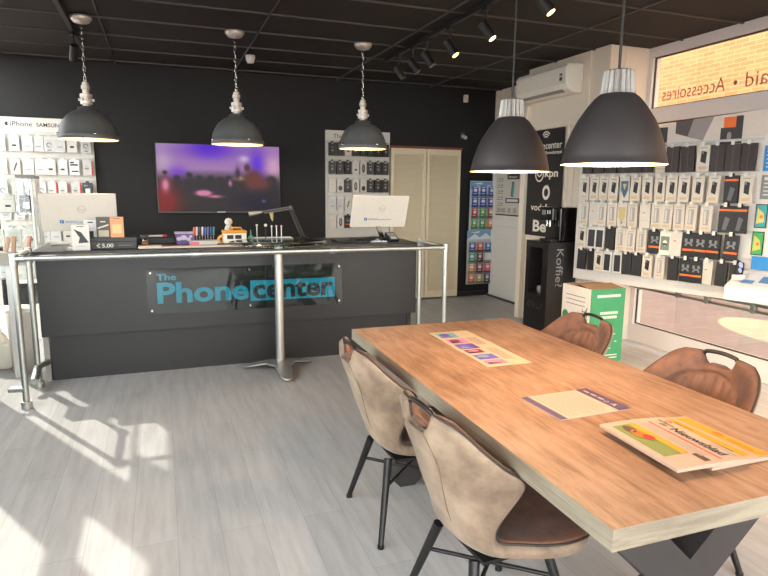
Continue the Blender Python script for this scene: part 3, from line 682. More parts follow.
# straight grey rail along the window, with clamps
rl = thing('window_rail', 'grey metal rail with clamps running along the window under the board', 'rail', (4.53, 3.6, .60))
m = MB(); m.box((-.02, -1.0, -.02), (.02, 1.24, .0)); m.box((-.012, -1.0, .03), (.012, 1.24, .05)); m.build('rail_bars', mat((120, 122, 120), .35, .6), rl)
for yv in (1.1, .62, .3, -.15, -.5):
    box((-.026, yv-.02, -.03), (.026, yv+.02, .055)).build('clamp', mat((150, 150, 146), .3, .7), rl, bevel=.004)
for yv in (1.2, -.98):
    box((.0, yv-.02, -.01), (.07, yv+.02, .03)).build('wall_bracket', DGREY, rl)
rd = thing('stay_rod', 'dark rod with ring bracing the window board to the window frame', 'rod', (4.53, 3.72, 2.14))
m = MB(); m.tube([(0.03, 0.02, 0), (.12, -.75, .03)], .018, 10); m.build('rod', DGREY, rd)
m = MB(); m.tube([(.075+.0, -.36+.04*math.cos(i*PI/5), .07+.05*math.sin(i*PI/5)) for i in range(10)], .012, 8, 0, True); m.build('ring', DGREY, rd)

# ------------------------------------------------------------------ coffee corner
cs = thing('coffee_stand', 'tall black coffee cabinet lettered Koffie with an open cup niche', 'cabinet', (3.74, 5.18, 0))
m = MB(); m.box((0, 0, 0), (.36, .40, .42)); m.box((0, 0, .95), (.36, .40, 1.02)); m.box((0, 0, .42), (.36, .10, .95)); m.box((0, .34, .42), (.36, .40, .95)); m.box((.18, .1, .42), (.36, .34, .95))
m.build('cabinet_body', mat((30, 28, 29), .4), cs)
box((-.012, .10, .42), (.18, .34, .45)).build('niche_shelf', SOFTBLACK, cs)
m = MB().frame((.02, -.001, .96), (0, 0, -1), (1, 0, 0)); m.text('Koffie?', 0.01, .085, .085, 0, .40); m.build('lettering', mat((150, 148, 148), .5), cs, label='grey vertical lettering')
m = MB().frame((-.001, .37, .30), (0, -1, 0), (0, 0, 1)); m.arc(.07, .03, .02, .03, 0, 2*PI); m.rect(.13, 0, .14, .07); m.rect(.17, 0, .18, .05); m.rect(.21, 0, .26, .012); m.rect(.29, 0, .30, .07)
m.build('side_lettering', mat((92, 90, 90), .5), cs)
cup = thing('coffee_cup', 'small glass cup standing in the niche of the coffee cabinet', 'cup', (3.82, 5.40, .452))
m = MB(); m.lathe([(0, 0), (.03, 0), (.036, .08), (.034, .08), (.028, .006), (0, .006)], 18); m.build('cup_body', mat((150, 146, 140), .2), cup)
m = MB(); m.tube([(0, .036, .06), (0, .06, .055), (0, .06, .025), (0, .034, .02)], .005, 6); m.build('handle', mat((150, 146, 140), .2), cup)
cmach = thing('coffee_machine', 'glossy black coffee machine on top of the coffee cabinet', 'coffee machine', (3.76, 5.19, 1.021))
box((.11, .0, 0), (.33, .25, .36)).build('machine_body', GLOSSBLK, cmach, bevel=.015)
box((.03, .02, 0), (.11, .23, .03)).build('drip_tray', SOFTBLACK, cmach, bevel=.004)
box((.02, .01, .22), (.11, .24, .36)).build('brew_head', GLOSSBLK, cmach, bevel=.012)
m = MB().frame((.0185, .22, .24), (0, -1, 0), (0, 0, 1)); m.rect(.03, .04, .10, .09, 0); m.rect(.12, .05, .14, .09, 1); m.rect(.155, .05, .18, .09, 1); m.build('control_display', [mat((130, 135, 140), .2), LGREY], cmach)
for yy in (.10, .15):
    m = MB(); m.tube([(.06, yy, .222), (.06, yy, .16)], .012, 10); m.build('spout', CHROME, cmach)

# black vinyl banner
bn = thing('logo_banner', 'tall black banner with white telecom logos on the white partition', 'banner', (4.10, 5.50, 1.03))
box((-.004, 0, 0), (.003, .66, 1.20)).build('banner_sheet', mat((32, 29, 29), .5), bn)
m = MB().frame((-.0045, .66, 0), (0, -1, 0), (0, 0, 1)); W = .66
m.text('phonecenter', .04, .985, .075, 0, .59, .012); m.text('Bovenkarspel', .34, .925, .034, 0, .29, .02)
for rr in (.03, .055, .08): m.arc(.33, 1.085, rr, rr+.014, PI*.22, PI*.78)
m.build('logo', mat((236, 228, 214), .5), bn, label='white printed logo'); m = MB().frame((-.0045, .66, 0), (0, -1, 0), (0, 0, 1))
m.arc(.24, .70, .065, .082, PI*.6, PI*2.3); m.arc(.24, .72, .03, .046, 0, 2*PI); m.text('kpn', .345, .675, .085, 0, .24, .02)
m.build('logo', mat((236, 228, 214), .5), bn, label='white printed logo'); m = MB().frame((-.0045, .66, 0), (0, -1, 0), (0, 0, 1))
m.arc(.383, .50, .04, .072, 0, 2*PI, sy=1.15); m.poly([(.383, .56), (.42, .595), (.40, .555)])
m.build('logo', mat((236, 228, 214), .5), bn, label='white printed logo'); m = MB().frame((-.0045, .66, 0), (0, -1, 0), (0, 0, 1))
m.text('vodafone', .10, .295, .075, 0, .52, .012)
m.build('logo', mat((236, 228, 214), .5), bn, label='white printed logo'); m = MB().frame((-.0045, .66, 0), (0, -1, 0), (0, 0, 1))
m.text('Ben', .16, .055, .125, 0, .38, .03)
m.build('logo', mat((236, 228, 214), .5), bn, label='white printed logo')

# poster on the white door
ps = thing('price_poster', 'white price poster with phone picture on the recessed white door', 'poster', (4.525, 6.95, 1.20))
box((-.006, 0, 0), (0.004, .63, .58)).build('poster_sheet', mat((202, 194, 182), .5), ps)
m = MB().frame((-.0065, .63, 0), (0, -1, 0), (0, 0, 1))
m.rect(.30, .50, .60, .57, 1); m.text('Samsung', .33, .52, .03, 3, .22, .02); m.poly([(.40, .27), (.46, .26), (.48, .46), (.42, .47)], 0); m.poly([(.42, .28), (.47, .28), (.485, .45), (.44, .45)], 2, 2); m.rect(.27, .18, .62, .245, 1); m.rect(.3, .195, .58, .23, 3, 2)
for i in range(6): m.rect(.03, .05+.085*i, .2, .056+.085*i, 1); m.rect(.07, .07+.085*i, .12, .1+.085*i, 4); m.rect(.15, .075+.085*i, .19, .09+.085*i, 1)
for i in range(4): m.rect(.05+.14*i, .04, .14+.14*i, .11, 4, 2)
m.rect(.02, .0, .61, .02, 1); m.build('poster_print', [mat((80, 84, 88), .5), mat((48, 44, 44), .5), TEAL, WHITE, mat((164, 158, 150), .5)], ps)

# green box
gb = thing('cardboard_box', 'open cardboard box with green printed side beside the window', 'box', (3.53, 4.22, 0))
m = MB()
for a, b, mm in (((0, 0, .01), (.37, .012, .69), 1), ((0, .40, .01), (.37, .412, .69), 0), ((0, .012, .01), (.012, .40, .69), 0), ((.358, .012, .01), (.37, .40, .69), 2), ((0, 0, 0), (.37, .412, .01), 0)): m.box(a, b, mm)
m.build('carton', [mat((222, 214, 204), .6), GREEN, WHITE], gb)
m = MB(); m.add([(.0, .012, .688), (.37, .012, .688), (.36, .18, .715), (.01, .18, .715)], [(0, 1, 2, 3)]); m.add([(0, .40, .688), (.37, .40, .688), (.36, .24, .70), (.01, .24, .70)], [(3, 2, 1, 0)]); o = m.build('flap', BROWN, gb); sd = o.modifiers.new('s', 'SOLIDIFY'); sd.thickness = .005
m = MB().frame((0, -.001, 0), (1, 0, 0), (0, 0, 1))
for x0, x1, y in ((.06, .32, .615), (.10, .28, .46), (.09, .29, .42)): 
    xx_ = x0
    while xx_ < x1: ww = .02; m.rect(xx_, y, xx_+ww*.8, y+.025, 0); xx_ += ww
m.ell(.155, .235, .022, .03, 0); m.rect(.145, .235, .165, .238, 1, 2); m.rect(.205, .19, .23, .25, 0); m.rect(.21, .215, .225, .235, 1, 2); m.rect(.213, .25, .222, .258, 0)
for x, y in ((.13, .29), (.22, .3), (.26, .27), (.28, .2), (.22, .14)): m.rect(x, y, x+.025, y+.008, 0)
for y in (.05, .075): m.rect(.1, y, .32, y+.01, 0)
m.build('front_print', [mat((226, 236, 224), .5), GREEN], gb)
m = MB().frame((-.001, .412, 0), (0, -1, 0), (0, 0, 1))
m.text('groener', .05, .36, .085, 0, .32, .025); m.ell(.06, .40, .045, .05, 0); 
for i in range(3): m.rect(.06, .52+.04*i, .33, .526+.04*i, 1)
m.rect(.29, .47, .39, .478, 1); m.poly([(.33, .474), (.36, .52), (.37, .52), (.35, .474)], 1); m.poly([(.33, .476), (.36, .43), (.37, .43), (.35, .476)], 1); m.poly([(.3, .475), (.29, .5), (.297, .5), (.31, .475)], 1)
m.build('side_print', [mat((66, 130, 70), .5), mat((90, 100, 88), .5)], gb)

# ------------------------------------------------------------------ prepaid card rack
rk = thing('card_rack', 'clear leaning rack of colourful prepaid cards beside the folding door', 'rack', (4.15, 7.70, .18))
box((0, 0, 0), (.40, .012, .78)).build('lower_back', mat((190, 196, 200), .4), rk); box((.02, 0, .79), (.42, .012, 1.50)).build('upper_back', mat((190, 196, 200), .4), rk)
for y0, x0 in ((.66, 0), (1.36, .02)): 
    m = MB().frame((0, -.001, 0), (1, 0, 0), (0, 0, 1))
    m.rect(x0, y0, x0+.40, y0+.13, 0); m.poly([(x0, y0), (x0+.12, y0+.08), (x0+.2, y0+.03), (x0+.3, y0+.09), (x0+.40, y0+.02), (x0+.40, y0)], 1, 2); m.poly([(x0+.05, y0+.1), (x0+.2, y0+.12), (x0+.18, y0+.09)], 1, 2)
    m.build('header_print', [mat((120, 160, 196), .5), mat((222, 228, 232), .5)], rk)
for i in range(8):
    z = .0+.155*(i % 4)+(.80 if i >= 4 else 0)
    box((.02 if i >= 4 else 0, -.05, z), (.42 if i >= 4 else .40, -.045, z+.05)).build('pocket', glass((225, 235, 235), .06), rk)
cc = [[(232, 120, 60), (196, 160, 90), (60, 60, 70)], [(238, 150, 70), (150, 50, 60), (226, 60, 110)], [(70, 150, 130), (110, 60, 60), (226, 222, 220)], [(60, 90, 150), (190, 70, 50), (80, 120, 190)],
      [(90, 160, 70), (60, 150, 70), (240, 130, 70)], [(190, 60, 60), (80, 160, 70), (170, 90, 60)], [(50, 80, 170), (52, 82, 172), (50, 78, 166)], [(54, 84, 170), (50, 80, 166), (56, 88, 176)]]
cn = {0: 'bottom', 1: 'second lowest', 2: 'third lowest', 3: 'fourth lowest', 4: 'fifth lowest', 5: 'third from top', 6: 'second from top', 7: 'top'}
cw = [['orange', 'ochre', 'dark'], ['light orange', 'maroon', 'magenta'], ['teal', 'brown', 'white'], ['blue', 'rust', 'sky blue'], ['green', 'green', 'orange'], ['red', 'green', 'brown'], ['blue', 'blue', 'blue'], ['blue', 'blue', 'blue']]
for i in range(8):
    for j in range(3):
        z = .188+.155*(i % 4)+(.80 if i >= 4 else 0); x = 4.17+.132*j+(.02 if i >= 4 else 0)
        m = MB(); m.box((0, 0, 0), (.10, .003, .14), 0); m.frame((0, -.0005, 0), (1, 0, 0), (0, 0, 1)); k = random.random()
        m.ell(.05, .085, .022+.01*k, .025, 1); m.rect(.015, .12, .085, .13, 1); m.rect(.02, .03, .06+.02*k, .04, 1)
        o = m.build('prepaid_card', [mat(cc[i][j], .4), mat((226, 222, 226), .4)]); o.location = (x, 7.672, z+.01)
        tag(o, '%s prepaid card in the %s column, %s row of the card rack' % (cw[i][j], ['left', 'middle', 'right'][j], cn[i]), 'card', 'prepaid cards in the rack')

# ------------------------------------------------------------------ accessory walls on the back wall
def wall_panel(name, lb, x0, x1, z0, z1, rails, head):
    p = thing(name, lb, 'display', (x0, YB, 0)); w = x1-x0
    box((0, -.03, z0), (w, 0, z1)).build('back_board', mat((204, 200, 192), .5), p)
    m = MB()
    for z in rails: m.box((.01, -.04, z), (w-.01, -.03, z+.018))
    m.build('hook_rails', mat((190, 188, 184), .4), p)
    m = MB(); m.box((0, -.036, z1-.15), (w, -.03, z1)); m.frame((0, -.0362, z1-.15), (1, 0, 0), (0, 0, 1)); head(m); m.build('header_card', [mat((210, 206, 198), .5), INK], p)
    return p
def hd1(m):
    m.text('iPhone', .18, .055, .05, 1, .21, .0); m.text('SAMSUNG', .43, .055, .042, 1, .27, .008); m.text('Galaxy', .74, .055, .045, 1, .2)
    m.ell(.145, .077, .018, .02, 1, 2); m.ell(.160, .077, .007, .008, 0, 3); m.poly([(.145, .10), (.155, .112), (.15, .10)], 1, 2)
z1r = [2.10, 1.85, 1.60, 1.35, 1.10, .85]
wall_panel('accessory_wall', 'white accessory wall at the left, headed with phone brand names', XL+.02, -.69, .45, 2.29, z1r, hd1)
lk = [['clear','clear','small','clear','clear','cable','clear','small','cable'], ['clear','clear','pen','clear','clear','small','small','bar','redside'], ['clear','cable','clear','small','cable','redside','redside','redside','darkcard'],
      ['clear','clear','cable','clear','small','clear','cable','clear','clear'], ['clear','clear','clear','cable','clear','clear','small','clear','clear'], ['clear','cable','clear','clear','clear','small','clear','cable','clear']]
lx = [-1.61, -1.48, -1.35, -1.24, -1.13, -1.02, -.90, -.77]
for i, z in enumerate(z1r):
    for k, x in enumerate(lx):
        kd = lk[i][k+1]
        M = Matrix.Translation((x+random.uniform(-.008, .008), YB-.05-.02*random.random(), z-.01)) @ Matrix.Rotation(random.uniform(-.12, .12), 4, 'Z')
        hang(kd, .10 if kd not in ('clear',) else .105, .165, M, '%s, %s from left in %s row of left wall' % (DESC[kd], ORD[k], ORD[i]), 'packages on the left accessory wall')
def hd2(m): m.text('Thuis', .10, .05, .055, 1, .18); m.rect(0, 0, .89, .004, 1)
z2r = [2.15, 1.915, 1.68, 1.445, 1.21]
wall_panel('accessory_wall', 'white accessory wall between the television and the folding door', 2.045, 2.935, .72, 2.30, z2r, hd2)
rk2 = [['blk2','black','small','blk2','blk2','blk2','blk2','blk2'], ['blk2','blk2','blk2','small','oval','blk2','blk2','blk2'], ['plain','mixed','blk2','oval','mixed','blk2','blk2','blk2'], ['clear','clear','pen','cable','clear','cable','clear','blk2'], ['plain','oval','mount','clear','cable','plain','clear','cable']]
for i, z in enumerate(z2r):
    for k in range(8):
        kd = rk2[i][k]; x = 2.12+.105*k
        M = Matrix.Translation((x, YB-.05-.02*random.random(), z-.01)) @ Matrix.Rotation(random.uniform(-.1, .1), 4, 'Z')
        hang(kd, .092, .165, M, '%s, %s from left in %s row beside folding door' % (DESC[kd], ORD[k], ORD[i]), 'packages on the centre accessory wall', .03)

# ------------------------------------------------------------------ glass cabinet at the left
gc = thing('glass_cabinet', 'tall glass display cabinet at the far left behind the counter', 'cabinet', (-1.68, 6.78, 0))
box((0, 0, 0), (.50, .42, .30)).build('base', mat((206, 202, 194), .5), gc)
m = MB()
for x in (0, .48):
    for y in (0, .40): m.box((x, y, .3), (x+.02, y+.02, 1.64))
m.build('frame_posts', mat((200, 200, 196), .35, .5), gc)
box((0, 0, 1.62), (.50, .42, 1.65)).build('top', mat((222, 222, 216), .4), gc)
box((.36, -.015, 1.625), (.53, 0.0, 1.655)).build('lock_bar', mat((110, 108, 104), .4), gc)
for z in (.62, .94, 1.28): box((.02, .02, z), (.48, .40, z+.008)).build('shelf', glass((246, 248, 247), .08), gc)
box((.02, .004, .3), (.48, .010, 1.62)).build('glass_door', glass((248, 250, 249), .05), gc); box((.49, .02, .3), (.496, .40, 1.62)).build('glass_side', glass((248, 250, 249), .05), gc)
for k, (x, z, kd) in enumerate([(-1.58, 1.289, 'cable'), (-1.43, 1.289, 'small'), (-1.27, 1.289, 'darkcard'), (-1.55, .949, 'small'), (-1.40, .949, 'clear'), (-1.26, .949, 'small'), (-1.5, .629, 'clear'), (-1.30, .629, 'small')]):
    M = Matrix.Translation((x, 6.96, z+.17))
    o = hang(kd, .12, .17, M, '%s standing %s from left, %s shelf of glass cabinet' % (DESC[kd], ORD[[0,1,2,0,1,2,0,1][k]], ['top','top','top','middle','middle','middle','lowest','lowest'][k]), 'packages in the glass cabinet', .03)
# white jug on the floor and cloth-covered rolls
jg = thing('water_jug', 'white plastic jug standing on the floor beside the glass cabinet', 'jug', (-1.36, 5.78, 0))
m = MB(); m.box((-.10, -.08, 0), (.10, .08, .24)); m.build('jug_body', mat((222, 216, 204), .4), jg, bevel=.03)
m = MB(); m.lathe([(.09, .22), (.05, .30), (.03, .32), (.03, .36), (0, .36)], 18); m.build('neck', mat((222, 216, 204), .4), jg)
m = MB(); m.tube([(-.08, 0, .22), (-.09, 0, .33), (-.03, 0, .34)], .012, 8); m.build('handle', mat((206, 200, 190), .4), jg)
tb = thing('waste_bin', 'pale slim bin standing between the railing and the counter end', 'bin', (-1.14, 5.62, 0))
m = MB(); m.lathe([(0, 0), (.09, 0), (.11, .52), (.105, .52), (.085, .01), (0, .01)], 24); m.build('bin_body', mat((206, 198, 186), .5), tb)
hb = thing('holder_box', 'small tray behind the railing at the left end of the counter', 'tray', (-1.16, 5.45, .93))
box((-.1, -.08, 0), (.16, .10, .10)).build('tray_body', mat((170, 164, 156), .5), hb)
box((-.02, -.02, -.93), (.02, .02, 0)).build('support_leg', STEEL, hb)
for k, (x, a, c_) in enumerate([(-1.19, .35, (214, 178, 150)), (-1.13, .2, (196, 160, 130)), (-1.07, .45, (224, 206, 186)), (-1.03, .25, (206, 160, 140))]):
    m = MB(); m.tube([(0, 0, 0), (.14*math.sin(a), 0, .20*math.cos(a))], .016, 12); o = m.build('paper_roll', mat(c_, .6)); o.location = (x, 5.46, .96)
    tag(o, '%s paper roll sticking out of the tray at the counter end, %s from left' % (['tan', 'brown', 'cream', 'pinkish'][k], ORD[k]), 'paper roll', 'rolls at the counter end')

# ------------------------------------------------------------------ computers
def all_in_one(lb, loc, rz, kind):
    p = thing('computer_monitor', lb, 'computer', loc, rz, 'computers on the counter'); tilt = math.radians(-24)
    T = Matrix.Translation((0, 0, .135)) @ Matrix.Rotation(-tilt, 4, 'X')
    m = MB(); m.M = T; m.box((-.28, -.012, 0), (.28, .012, .335)); m.build('screen_back', mat((232, 226, 214), .35), p, bevel=.006)
    m = MB(); m.M = T; m.box((-.27, .0118, .03), (.27, .0135, .325)); m.build('screen_glass', GLOSSBLK, p)
    m = MB(); m.M = T; m.frame((0, -.0125, 0), (1, 0, 0), (0, 0, 1)); m.arc(.02, .20, .028, .032, 0, 2*PI, 0, 1, 24); m.text('hp', -.003, .19, .022, 0, .045)
    m.rect(-.15, .075, -.12, .105, 1); m.text('f', -.141, .08, .02, 2, .01, .03, 2); m.rect(-.11, .082, .12, .09, 3); m.rect(-.11, .093, -.02, .098, 3)
    m.build('logo_print', [mat((190, 184, 174), .3), mat((44, 110, 180), .5), WHITE, mat((150, 176, 200), .5)], p)
    m = MB(); m.bar((0, .02, .18), (.03, -.10, .006), .05, .012); m.box((-.10, -.13, 0), (.14, .12, .008)); m.build('stand', CHROME, p)
    return p
all_in_one('off-white all-in-one computer at the left end of the counter, back turned', (-.63, 5.54, 1.051), .04, 0)
all_in_one('off-white all-in-one computer at the right end of the counter, back turned', (1.99, 5.55, 1.05), -.06, 1)

# ------------------------------------------------------------------ counter clutter
Z = 1.051
pst = thing('price_stand', 'low black price strip with white euro price before the left computer', 'price sign', (-.42, 5.28, Z))
MB().box((-.17, 0, 0), (.22, .035, .06)).box((-.17, .035, 0), (.22, .10, .09)).box((-.20, .10, 0), (.0, .15, .03)).build('strip_body', SOFTBLACK, pst, bevel=.002)
m = MB().frame((-.17, -.001, 0), (1, 0, 0), (0, 0, 1)); m.text('C', .095, .014, .03, 0, .022, .02); m.rect(.089, .025, .11, .0275, 0); m.rect(.089, .0305, .11, .033, 0); m.text('5,00', .13, .014, .03, 0, .085, .02); m.rect(.25, .025, .36, .03, 1); m.build('price_print', [WHITE, MGREY], pst)
def boxed(lb, x, y, z, w, h, d, mats, pr, cat='box'):
    m = MB(); m.box((-w/2, 0, 0), (w/2, d, h)); m.frame((-w/2, -.0003, 0), (1, 0, 0), (0, 0, 1)); pr(m, w, h); o = m.build('accessory_box', mats); o.location = (x, y, z); tag(o, lb, cat, 'boxes on the price strip'); return o
def pr1(m, w, h): m.poly([(.1*w, .85*h), (.55*w, .7*h), (.95*w, .3*h), (.35*w, .28*h), (.45*w, .5*h)], 1); m.rect(.3*w, .92*h, .7*w, .95*h, 1); m.rect(.15*w, .14*h, .75*w, .18*h, 2)
def pr2(m, w, h): m.rect(.2*w, .25*h, .7*w, .55*h, 1); m.rect(.3*w, .88*h, .7*w, .93*h, 1); m.rect(.2*w, .65*h, .8*w, .68*h, 2)
def pr3(m, w, h): m.poly([(.1*w, .42*h), (.1*w, .5*h), (.9*w, .66*h), (.9*w, .58*h)], 1); m.rect(.15*w, .05*h, .9*w, .36*h, 2); m.rect(.3*w, .75*h, .7*w, .8*h, 1)
def pr4(m, w, h): m.rect(.15*w, .2*h, .85*w, .65*h, 1); m.rect(.25*w, .9*h, .75*w, .94*h, 2); m.ell(.7*w, .55*h, .15*w, .06*h, 1, 2)
boxed('white carton with black phone holder picture, largest on the price strip', -.605, 5.235, Z, .125, .20, .03, [WHITE, mat((50, 50, 56), .5), LGREY], pr1)
boxed('small white carton with black square, behind the phone holder carton', -.545, 5.385, Z+.03, .10, .20, .03, [mat((226, 222, 218), .5), INK, LGREY], pr2)
boxed('dark grey carton beside the orange carton on the price strip', -.447, 5.325, Z+.09, .10, .165, .04, [mat((84, 80, 76), .5), WHITE, mat((190, 180, 160), .5)], pr3)
boxed('orange carton at the right end of the price strip', -.345, 5.325, Z+.09, .10, .165, .04, [mat((240, 160, 112), .5), mat((244, 196, 140), .5), BROWN], pr4)
jr = thing('glass_jar', 'small clear jar with orange content beside the price strip', 'jar', (-.14, 5.32, Z+.021))
m = MB(); m.lathe([(0, 0), (.03, 0), (.03, .075), (.026, .075), (.026, .004), (0, .004)], 18); m.build('jar_glass', CLEARPL, jr); m = MB(); m.lathe([(0, .004), (.025, .004), (.025, .03), (0, .03)], 16); m.build('filling', ORANGE, jr); m = MB(); m.lathe([(0, .076), (.031, .076), (.031, .062), (.033, .062), (.033, .084), (0, .084)], 18); m.build('lid', DGREY, jr)
o = box((-.09, -.06, 0), (.09, .06, .02)).build('note_pad', mat((226, 214, 204), .6), bevel=.002); o.location = (-.10, 5.30, Z); tag(o, 'thick white note pad under the small jar', 'pad')
o = box((-.20, -.08, 0), (.13, .08, .055)).build('tool_case', BLACK, bevel=.004); o.location = (-.03, 5.75, Z); tag(o, 'flat black case under the red and white pen', 'case')
pn = thing('marker_pen', 'red and white pen lying on the flat black case', 'pen', (-.05, 5.72, Z+.066))
m = MB(); m.tube([(-.08, 0, 0), (.05, .01, 0)], .009, 10); m.build('barrel', WHITE, pn); m = MB(); m.tube([(.05, .01, 0), (.085, .013, 0)], .0105, 10); m.build('cap', RED, pn)
o = box((0, 0, 0), (.70, .09, .012)).build('counter_mat', mat((224, 206, 190), .6), bevel=.002); o.location = (-.05, 5.23, Z); tag(o, 'long pale strip lying along the front edge of the counter', 'mat')
tb = thing('plastic_tub', 'purple patterned plastic tub standing on the counter below the television', 'tub', (.185, 5.62, Z))
m = MB(); a, b, h = .066, .08, .095
m.add([(-a, -.055, 0), (a, -.055, 0), (a, .055, 0), (-a, .055, 0), (-b, -.065, h), (b, -.065, h), (b, .065, h), (-b, .065, h)], [(3, 2, 1, 0), (4, 5, 6, 7), (0, 1, 5, 4), (1, 2, 6, 5), (2, 3, 7, 6), (3, 0, 4, 7)])
m.frame((-.08, -.0625, .02), (1, 0, 0), (0, -.1, 1)); 
for x, y, rr, k in ((.03, .03, .022, 1), (.07, .04, .028, 1), (.11, .025, .02, 1), (.13, .05, .014, 1), (.09, .015, .012, 0)): m.ell(x, y, rr, rr*.8, k, 2)
m.build('tub_body', [mat((108, 92, 148), .35), mat((206, 190, 216), .4)], tb); box((-.087, -.072, .095), (.087, .072, .106)).build('lid', mat((190, 176, 206), .3), tb, bevel=.003)
tr_ = thing('screwdriver_tray', 'white tray beside the purple tub, filled with tools', 'tray', (.35, 5.52, Z))
box((-.13, -.06, 0), (.13, .06, .035)).build('tray_body', WHITE, tr_, bevel=.003); box((-.13, -.062, .0), (-.05, -.0605, .03)).build('label_strip', PINK, tr_)
cl_ = [(214, 96, 60), (230, 226, 220), (60, 60, 66), (226, 220, 214), (60, 90, 170), (110, 120, 140), (50, 80, 160), (70, 140, 150)]
cl_n = ['orange', 'white', 'black', 'cream', 'blue', 'grey', 'navy', 'teal']
for k in range(8):
    p = thing('screwdriver', '%s handled screwdriver standing in the white tray, %s from left' % (cl_n[k], ORD[k]), 'screwdriver', (.26+.024*k, 5.52+.02*(k % 2), Z+.036), 0, 'screwdrivers in the white tray')
    m = MB(); m.tube([(0, 0, 0), (0, 0, .05)], .003, 6); m.build('shaft', CHROME, p); m = MB(); m.tube([(0, 0, .04), (0, 0, .05), (.004, 0, .11), (.004, 0, .118)], [.005, .009, .009, .006], 8); m.build('handle', mat(cl_[k], .4), p)
ob = thing('tape_dispenser', 'orange tape roll holder between the tool tray and white machine', 'tape', (.50, 5.47, Z))
m = MB(); m.tube([(.035*math.cos(i*PI/8), 0, .04+.035*math.sin(i*PI/8)) for i in range(16)], .014, 8, 0, True); m.build('tape_roll', mat((232, 160, 60), .45), ob); box((-.05, -.02, 0), (.05, .02, .012)).build('foot', SOFTBLACK, ob)
wm = thing('soldering_station', 'white and yellow repair machine with two dark dials on the counter', 'machine', (.605, 5.50, Z))
box((-.10, -.07, .012), (.10, .07, .10)).build('machine_body', mat((232, 226, 216), .4), wm, bevel=.006)
box((-.105, -.075, .10), (.105, .075, .122)).build('yellow_lid', YELLOW, wm, bevel=.006)
m = MB(); m.box((-.07, -.0745, .05), (-.015, -.069, .085)); m.box((.0, -.0745, .05), (.055, -.069, .085)); m.build('dials', INK, wm); m = MB(); m.tube([(-.05, 0, .122), (-.04, 0, .145), (.06, 0, .145), (.07, 0, .122)], .007, 8); m.build('carry_handle', YELLOW, wm)
m = MB(); m.box((-.09, -.06, 0), (-.06, .06, .012)); m.box((.06, -.06, 0), (.09, .06, .012)); m.build('feet', DGREY, wm)
bt = thing('spray_bottle', 'white round-topped bottle behind the white and yellow machine', 'bottle', (.575, 5.66, Z))
m = MB(); m.lathe([(0, 0), (.04, 0), (.04, .12), (.03, .15), (.02, .16), (0, .16)], 18); m.build('bottle_body', mat((200, 198, 192), .3), bt); m = MB(); m.ball((0, 0, .19), .035); m.build('cap', WHITE, bt)
gbt = thing('glue_bottle', 'small teal bottle with thin spout beside the white machine', 'bottle', (.76, 5.56, Z))
m = MB(); m.lathe([(0, 0), (.03, 0), (.032, .04), (.02, .06), (.008, .068), (.003, .12), (0, .12)], 16); m.build('bottle_body', mat((110, 176, 166), .35), gbt)
wt = thing('tool_tray', 'pale tray of upright metal tools at the glass bar table', 'tray', (.93, 5.52, Z+.0))
m = MB(); m.box((-.17, -.07, 0), (.20, .07, .012)); 
for a, b in (((-.17, -.07, .012), (.20, -.062, .05)), ((-.17, .062, .012), (.20, .07, .05)), ((-.17, -.062, .012), (-.162, .062, .05)), ((.192, -.062, .012), (.20, .062, .05))): m.box(a, b)
m.build('tray_body', mat((216, 214, 208), .4), wt)
for k, (x, h, nm_) in enumerate([(.93, .15, 'white handled brush'), (1.01, .15, 'black handled probe with white knob'), (1.065, .14, 'thin steel tweezer'), (1.11, .14, 'straight steel pick'), (1.155, .14, 'rose tipped steel pick')]):
    p = thing('hand_tool', '%s standing upright in the pale tool tray' % nm_, 'tool', (x-.12, 5.52, Z+.0125), 0, 'tools in the pale tray')
    m = MB(); m.tube([(0, 0, 0), (0, 0, h)], .005, 8); m.build('shaft', STEEL if k != 1 else BLACK, p); m = MB(); m.ball((0, 0, h), .011 if k != 1 else .015, 10); m.build('tip', [WHITE, WHITE, STEEL, STEEL, PINK][k], p)
o = box((-.10, -.05, 0), (.10, .05, .02)).build('sponge', mat((226, 196, 130), .8), bevel=.004); o.location = (1.06, 5.36, Z); tag(o, 'yellowish flat sponge beside the tool tray', 'sponge')
dl = thing('desk_lamp', 'black jointed desk lamp on the counter under the television', 'desk lamp', (1.27, 5.72, Z))
m = MB(); m.lathe([(0, 0), (.08, 0), (.08, .02), (.02, .03), (0, .03)], 20); m.build('base', BLACK, dl)
m = MB(); m.tube([(0, 0, .02), (-.12, 0, .31)], .008, 8); m.tube([(.025, 0, .03), (-.095, 0, .31)], .008, 8); m.build('lower_arm', mat((70, 70, 72), .35, .6), dl)
m = MB(); m.tube([(-.10, 0, .325), (-.40, 0, .275)], .008, 8); m.tube([(-.10, 0, .305), (-.36, 0, .265)], .008, 8); m.ball((-.105, 0, .315), .02, 10); m.build('upper_arm', mat((110, 110, 108), .35, .6), dl)
m = MB(); m.tube([(-.38, 0, .275), (-.50, 0, .255)], [.012, .022], 12); m.build('lamp_head', mat((180, 178, 172), .3, .5), dl); m = MB(); m.tube([(-.29, 0, .27), (-.285, 0, .22), (-.28, 0, .19)], [.02, .014, .004], 8); m.build('clip', mat((200, 180, 130), .4), dl)
